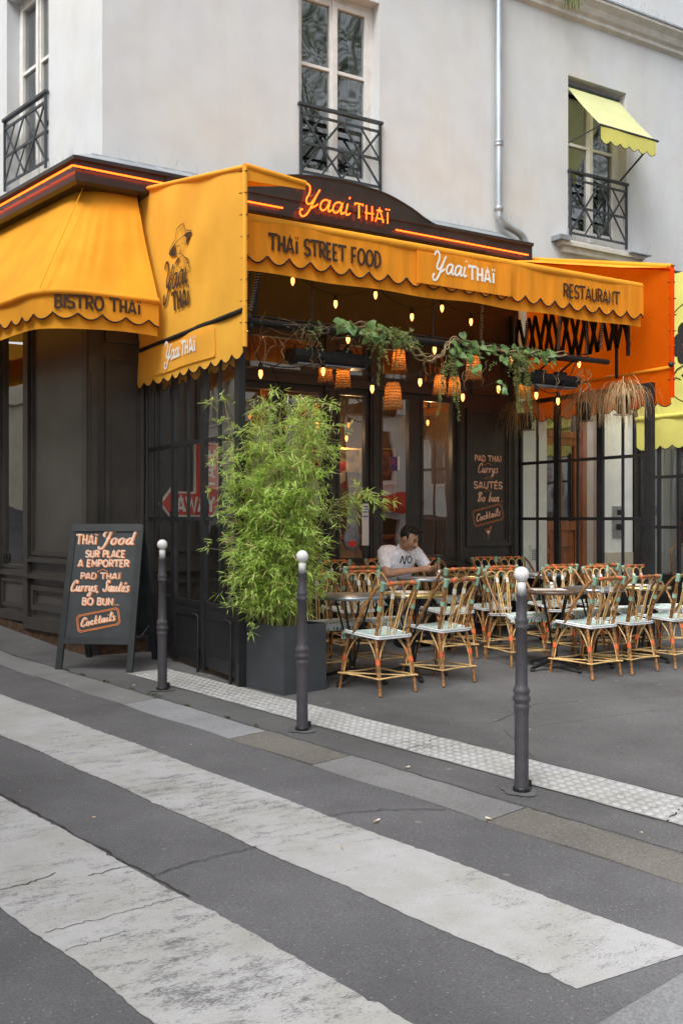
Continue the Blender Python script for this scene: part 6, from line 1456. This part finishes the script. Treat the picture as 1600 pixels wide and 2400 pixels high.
opposite('apartment_building', 'plastered street house opposite with red awnings', V(2, -9.5, 0), EX, V(0, 1, 0), 42, 13, M['opp'], True)
opposite('apartment_building', 'pale stone house across the side street', V(-5.9, 7.7, 0) - U * 8 , U, -NL, 70, 12, M['opp2'], False)
def tree(x, y, h, r, lab):
    t = thing('street_tree', lab, 'tree', (x, y, gz(x, y)), group='street trees opposite'); z0 = gz(x, y); mb = MB(); mb.tube([(x, y, z0 - .2), (x + .1, y, z0 + h * .3), (x, y + .1, z0 + h * .6)], [.2, .15, .1], 10)
    for k in range(12): a = k * .9; mb.tube(crv([(x, y, z0 + h * (.3 + .03 * k)), (x + r * .4 * cos(a), y + r * .4 * sin(a), z0 + h * (.45 + .03 * k)), (x + r * .8 * cos(a), y + r * .8 * sin(a), z0 + h * (.5 + .035 * k))], 4), .04, 5)
    mb.build('trunk', M['bark'], t); mb = MB()
    for k in range(900):
        d = V(random.gauss(0, 1), random.gauss(0, 1), random.gauss(0, 1)).normalized(); c = V(x, y, z0 + h * .68) + V(d.x * r, d.y * r, d.z * h * .32) * random.uniform(.45, 1)
        for j in range(18):
            p = c + V(random.gauss(0, .22), random.gauss(0, .22), random.gauss(0, .18)); u = V(random.gauss(0, 1), random.gauss(0, 1), random.gauss(0, 1)).normalized() * .055; v = u.cross(V(random.gauss(0, 1), random.gauss(0, 1), random.gauss(0, 1))).normalized() * .035
            mb.quad(p - u, p + v, p + u, p - v)
    mb.build('crown', M['treeleaf'], t)
tree(12.8, -2.2, 17, 3.6, 'leafy street tree across from the restaurant'); tree(19.5, -1.0, 16, 3.6, 'second leafy street tree farther along the opposite pavement')
# ---------------------------------------------------------------- the sitting man
from mathutils.bvhtree import BVHTree
def organic(mb, name, m, parent, vox=.008, smooth=6, disp=0):
    me = bpy.data.meshes.new('tmp'); me.from_pydata([v[:] for v in mb.v], [], mb.f)
    o = bpy.data.objects.new('tmp', me); COL.objects.link(o)
    r = o.modifiers.new('r', 'REMESH'); r.mode = 'VOXEL'; r.voxel_size = vox; r.use_smooth_shade = True
    s_ = o.modifiers.new('s', 'SMOOTH'); s_.iterations = smooth; s_.factor = .5
    bpy.context.view_layer.update(); dg = bpy.context.evaluated_depsgraph_get()
    me2 = bpy.data.meshes.new_from_object(o.evaluated_get(dg)); bpy.data.objects.remove(o)
    off = origin(parent)
    for v in me2.vertices: v.co = v.co - off
    me2.name = name; me2.materials.clear(); me2.materials.append(m)
    for p in me2.polygons: p.use_smooth = True
    n = bpy.data.objects.new(name, me2); COL.objects.link(n); n.parent = parent
    return n
def limb(mb, pts, rs, n=12, k=5):
    P = crv([Vector(p) for p in pts], k); R = []
    for i in range(len(pts) - 1):
        for j in range(k): R.append(rs[i] + (rs[i + 1] - rs[i]) * j / k)
    R.append(rs[-1]); mb.tube(P, R, n); mb.ball(P[0], R[0], 10); mb.ball(P[-1], R[-1], 10)
man = thing('person', 'man in a white T-shirt and dark jeans sitting at a table, looking at his phone', 'person', (6.13, 8.95, gz(6.13, 8.95)))
hipc, chest, neckb, headc = V(6.13, 8.98, .60), V(6.14, 8.83, .99), V(6.145, 8.755, 1.135), V(6.135, 8.635, 1.235)
sh_r, el_r, wr_r = V(5.965, 8.86, 1.085), V(5.895, 8.70, .868), V(6.155, 8.50, .915)
sh_l, el_l, wr_l = V(6.325, 8.80, 1.085), V(6.475, 8.69, .868), V(6.345, 8.475, .925)
hf = V(.42, -.80, -.40).normalized(); hr = hf.cross(UP).normalized(); hu = hr.cross(hf).normalized()   # head frame: forward, his left is -hr
Hd = Matrix((hr, hf, hu)).transposed()
def H(x, y, z): return headc + hr * x + hf * y + hu * z
axis = (sh_l - sh_r).normalized()
def torso(mb, g=0, z0=0):
    secs = [(hipc + V(0, 0, -.07), .165, .125), (hipc + V(0, -.01, .08), .165, .125), (hipc.lerp(chest, .5) + V(0, -.005, 0), .160, .118), (chest, .178, .118), (V(6.145, 8.80, 1.07), .172, .098), (V(6.145, 8.78, 1.12), .10, .075)]
    n = 18; vs = []
    for c, a, b in secs:
        for j in range(n):
            t = 2 * pi * j / n; vs.append(c + axis * (a + g) * cos(t) + V(-.12, -.99, 0) * (b + g) * sin(t))
    fs = [(i * n + j, i * n + (j + 1) % n, (i + 1) * n + (j + 1) % n, (i + 1) * n + j) for i in range(len(secs) - 1) for j in range(n)]
    mb.add(vs, fs + [tuple(range(n))[::-1], tuple(range((len(secs) - 1) * n, len(secs) * n))])
bd_ = MB(); torso(bd_, -.014)
limb(bd_, [V(6.145, 8.79, 1.08), V(6.145, 8.74, 1.14), H(0, -.035, -.045)], [.062, .056, .056])
# head
bd_.ball(H(0, -.012, .025), .1, 18, (.80, .98, 1.0), Hd); bd_.ball(H(0, .022, -.045), .075, 16, (.86, .92, .98), Hd); bd_.ball(H(0, .058, -.088), .034, 12, (1.1, .8, .7), Hd)
bd_.ball(H(0, .082, .022), .03, 12, (1.7, .5, .45), Hd)
for s_ in (-1, 1): bd_.ball(H(s_ * .045, .055, -.03), .034, 12, (.9, .8, 1), Hd); bd_.ball(H(s_ * .083, -.012, -.005), .026, 10, (.35, .8, 1.15), Hd); bd_.ball(H(s_ * .015, .097, -.036), .012, 8)
limb(bd_, [H(0, .088, .012), H(0, .104, -.015), H(0, .112, -.034)], [.009, .012, .015], 8); bd_.ball(H(0, .087, -.064), .02, 10, (1.35, .6, .42), Hd)
# arms
limb(bd_, [sh_r, sh_r.lerp(el_r, .5), el_r, el_r.lerp(wr_r, .35), wr_r], [.058, .052, .043, .042, .027]); limb(bd_, [sh_l, sh_l.lerp(el_l, .5), el_l, el_l.lerp(wr_l, .35), wr_l], [.058, .052, .043, .042, .027])
phone_c = V(6.265, 8.405, .975); ph_n = (headc - phone_c).normalized(); ph_u = V(.05, -.6, .55); ph_u = (ph_u - ph_n * ph_u.dot(ph_n)).normalized(); ph_r = ph_u.cross(ph_n).normalized()
# each hand: palm, four fingers curling behind the phone, thumb over its face
nails = []
for wr, sg in ((wr_r, -1), (wr_l, 1)):
    side = ph_r * (sg if ph_r.dot(axis) > 0 else -sg)      # from the phone towards this hand
    pc = phone_c + side * .055 - ph_n * .016 - ph_u * .03
    bd_.tube(crv([wr, wr.lerp(pc, .5), pc], 4), [.026 + .005 * min(i, 4) / 4 for i in range(9)], 10)
    pm = Matrix((side, ph_u, ph_n)).transposed(); bd_.ball(pc, .036, 12, (.55, 1.1, .62), pm)
    for k, L in enumerate((.066, .074, .070, .055)):
        b = pc + ph_u * (.028 - .021 * k) - ph_n * .004 - side * .006
        P = [b, b - side * L * .42 - ph_n * .014, b - side * L * .85 - ph_n * .012, b - side * L * 1.12 + ph_n * .0]
        bd_.tube(crv(P, 4), [.0098 - .0028 * i / 12 for i in range(13)], 8); bd_.ball(P[0], .0105, 8); bd_.ball(P[-1], .0072, 8)
    b = pc + ph_u * .016 + ph_n * .012; P = [b - ph_u * .02, b + ph_u * .02 + ph_n * .012 - side * .004, b + ph_u * .042 - side * .024 + ph_n * .012]
    bd_.tube(crv(P, 4), [.0125 - .0035 * i / 8 for i in range(9)], 8); bd_.ball(P[-1], .009, 8)
# legs
kn_r, kn_l = V(5.98, 8.52, .63), V(6.25, 8.50, .63); an_r, an_l = V(5.97, 8.60, .20), V(6.26, 8.58, .20)
for h, k, a in ((V(6.04, 8.96, .60), kn_r, an_r), (V(6.22, 8.94, .60), kn_l, an_l)): limb(bd_, [h, h.lerp(k, .5), k, k.lerp(a, .4), a], [.072, .066, .05, .048, .034])
body = organic(bd_, 'body', M['skin'], man, .0055, 4)
mb = MB(); torso(mb, .006)
for s_, e_ in ((sh_r, el_r), (sh_l, el_l)): limb(mb, [chest.lerp(s_, .55) + V(0, 0, .05), s_, s_.lerp(e_, .62)], [.075, .074, .066])
limb(mb, [V(6.145, 8.79, 1.08), V(6.145, 8.768, 1.118)], [.088, .074]); shirt = organic(mb, 'tshirt', M['shirt'], man, .008, 6)
mb = MB()
for h, k, a in ((V(6.04, 8.97, .60), kn_r, an_r), (V(6.22, 8.95, .60), kn_l, an_l)): limb(mb, [h, h.lerp(k, .5), k, k.lerp(a, .4), a + V(0, 0, .01)], [.095, .084, .066, .062, .056])
mb.ball(hipc + V(0, 0, -.02), .15, 16, (1.1, .85, .7)); organic(mb, 'jeans', M['jeans'], man, .01, 5)
mb = MB()
for a in (an_r, an_l): mb.ball(a + V(0, -.06, -.065), .06, 14, (.75, 1.9, .62)); mb.ball(a + V(0, .01, -.04), .05, 12, (.8, 1, 1))
organic(mb, 'shoes', M['cast'], man, .009, 4)
mb = MB(); random.seed(3)
mb.ball(H(0, -.030, .045), .1, 18, (.83, .94, .98), Hd); mb.ball(H(0, .03, .105), .055, 14, (1.25, 1.15, .62), Hd); mb.ball(H(0, .065, .108), .035, 12, (1.6, .8, .6), Hd)
for s_ in (-1, 1): mb.ball(H(s_ * .072, -.005, .035), .028, 10, (.35, 1, 1.3), Hd); mb.ball(H(s_ * .076, .018, .012), .011, 8, (.4, .8, 2), Hd)
for k in range(150):
    x, y = random.uniform(-.074, .074), random.uniform(-.09, .088); p = H(x, y, .105 + .03 * (1 - (x / .08) ** 2)); mb.tube([p - hu * .02, p + hf * .012 + hr * random.gauss(0, .008) + hu * random.uniform(-.006, .018)], [.008, .0028], 5)
organic(mb, 'hair', M['hair'], man, .0055, 2)
mb = MB()
for s_ in (-1, 1):
    mb.tube(crv([H(s_ * .018, .093, .026), H(s_ * .036, .089, .035), H(s_ * .056, .074, .028)], 4), [.0035] * 4 + [.0045] * 4 + [.0028], 6); mb.tube(crv([H(s_ * .02, .090, .006), H(s_ * .034, .0895, .007), H(s_ * .05, .080, .005)], 4), .0032, 6)
mb.tube(crv([H(-.026, .098, -.052), H(0, .106, -.049), H(.026, .098, -.052)], 4), .0045, 6)
mb.build('brows_and_lashes', M['hair'], man)
mb = MB(); mb.tube(crv([H(-.024, .098, -.067), H(0, .104, -.065), H(.024, .098, -.067)], 4), .0042, 6); mb.build('lips', mat('lip', (.22, .075, .055), .5), man)
# the word on the chest, laid on the cloth
from mathutils import noise as mnoise
for v in shirt.data.vertices:                            # creases in the cloth
    q = v.co; v.co = q + v.normal * (.009 * mnoise.noise(V(q.x * 11, q.y * 11, q.z * 26)) + .004 * mnoise.noise(q * 45))
dg_ = bpy.context.evaluated_depsgraph_get(); bv = BVHTree.FromPolygons([v.co + origin(man) for v in shirt.data.vertices], [tuple(p.vertices) for p in shirt.data.polygons])
cf_ = V(-.12, -.99, .12).normalized(); cr_ = UP.cross(cf_).normalized() ; cr_ = axis - cf_ * axis.dot(cf_); cr_.normalize(); cu_ = cf_.cross(cr_); cu_ = cu_ if cu_.z > 0 else -cu_
def on_shirt(a, b, c):
    o_ = V(6.15, 8.70, .975) + cr_ * a + cu_ * b + cf_ * .3; hit = bv.ray_cast(o_, -cf_)
    return (hit[0] if hit[0] is not None else o_ - cf_ * .3) + cf_ * (.003 + c)
mb = MB()
ribbon(mb, [(p.x, p.y) for p in crv([(-.07, 0, 0), (-.06, .058, 0), (-.05, .07, 0), (-.03, .0, 0), (-.018, .008, 0), (-.006, .07, 0), (.0, .074, 0)], 6)], .0125, on_shirt, 0); ribbon(mb, [(.036 + .027 * cos(t), .036 + .034 * sin(t)) for t in [1.2 + k * .33 for k in range(19)]], .0125, on_shirt, .0004); ribbon(mb, [(.072, .004), (.080, .004)], .01, on_shirt, .0002)
mb.build('lettering', M['cast'], shirt)
ph = tag(None or (lambda b: (b.hexa([phone_c + ph_r * a * .036 + ph_u * c * .075 + ph_n * d for d in (-.0045, .0045) for a, c in ((-1, -1), (1, -1), (1, 1), (-1, 1))]), b.build('mobile_phone', M['cast']))[1])(MB()), 'black mobile phone held in both hands by the sitting man', 'phone')
mb = MB(); mb.quad(*[phone_c + ph_r * a * .033 + ph_u * c * .07 + ph_n * .0052 for a, c in ((-1, -1), (1, -1), (1, 1), (-1, 1))]); mb.build('screen', mat('phone_screen', (.03, .035, .05), .1), ph)
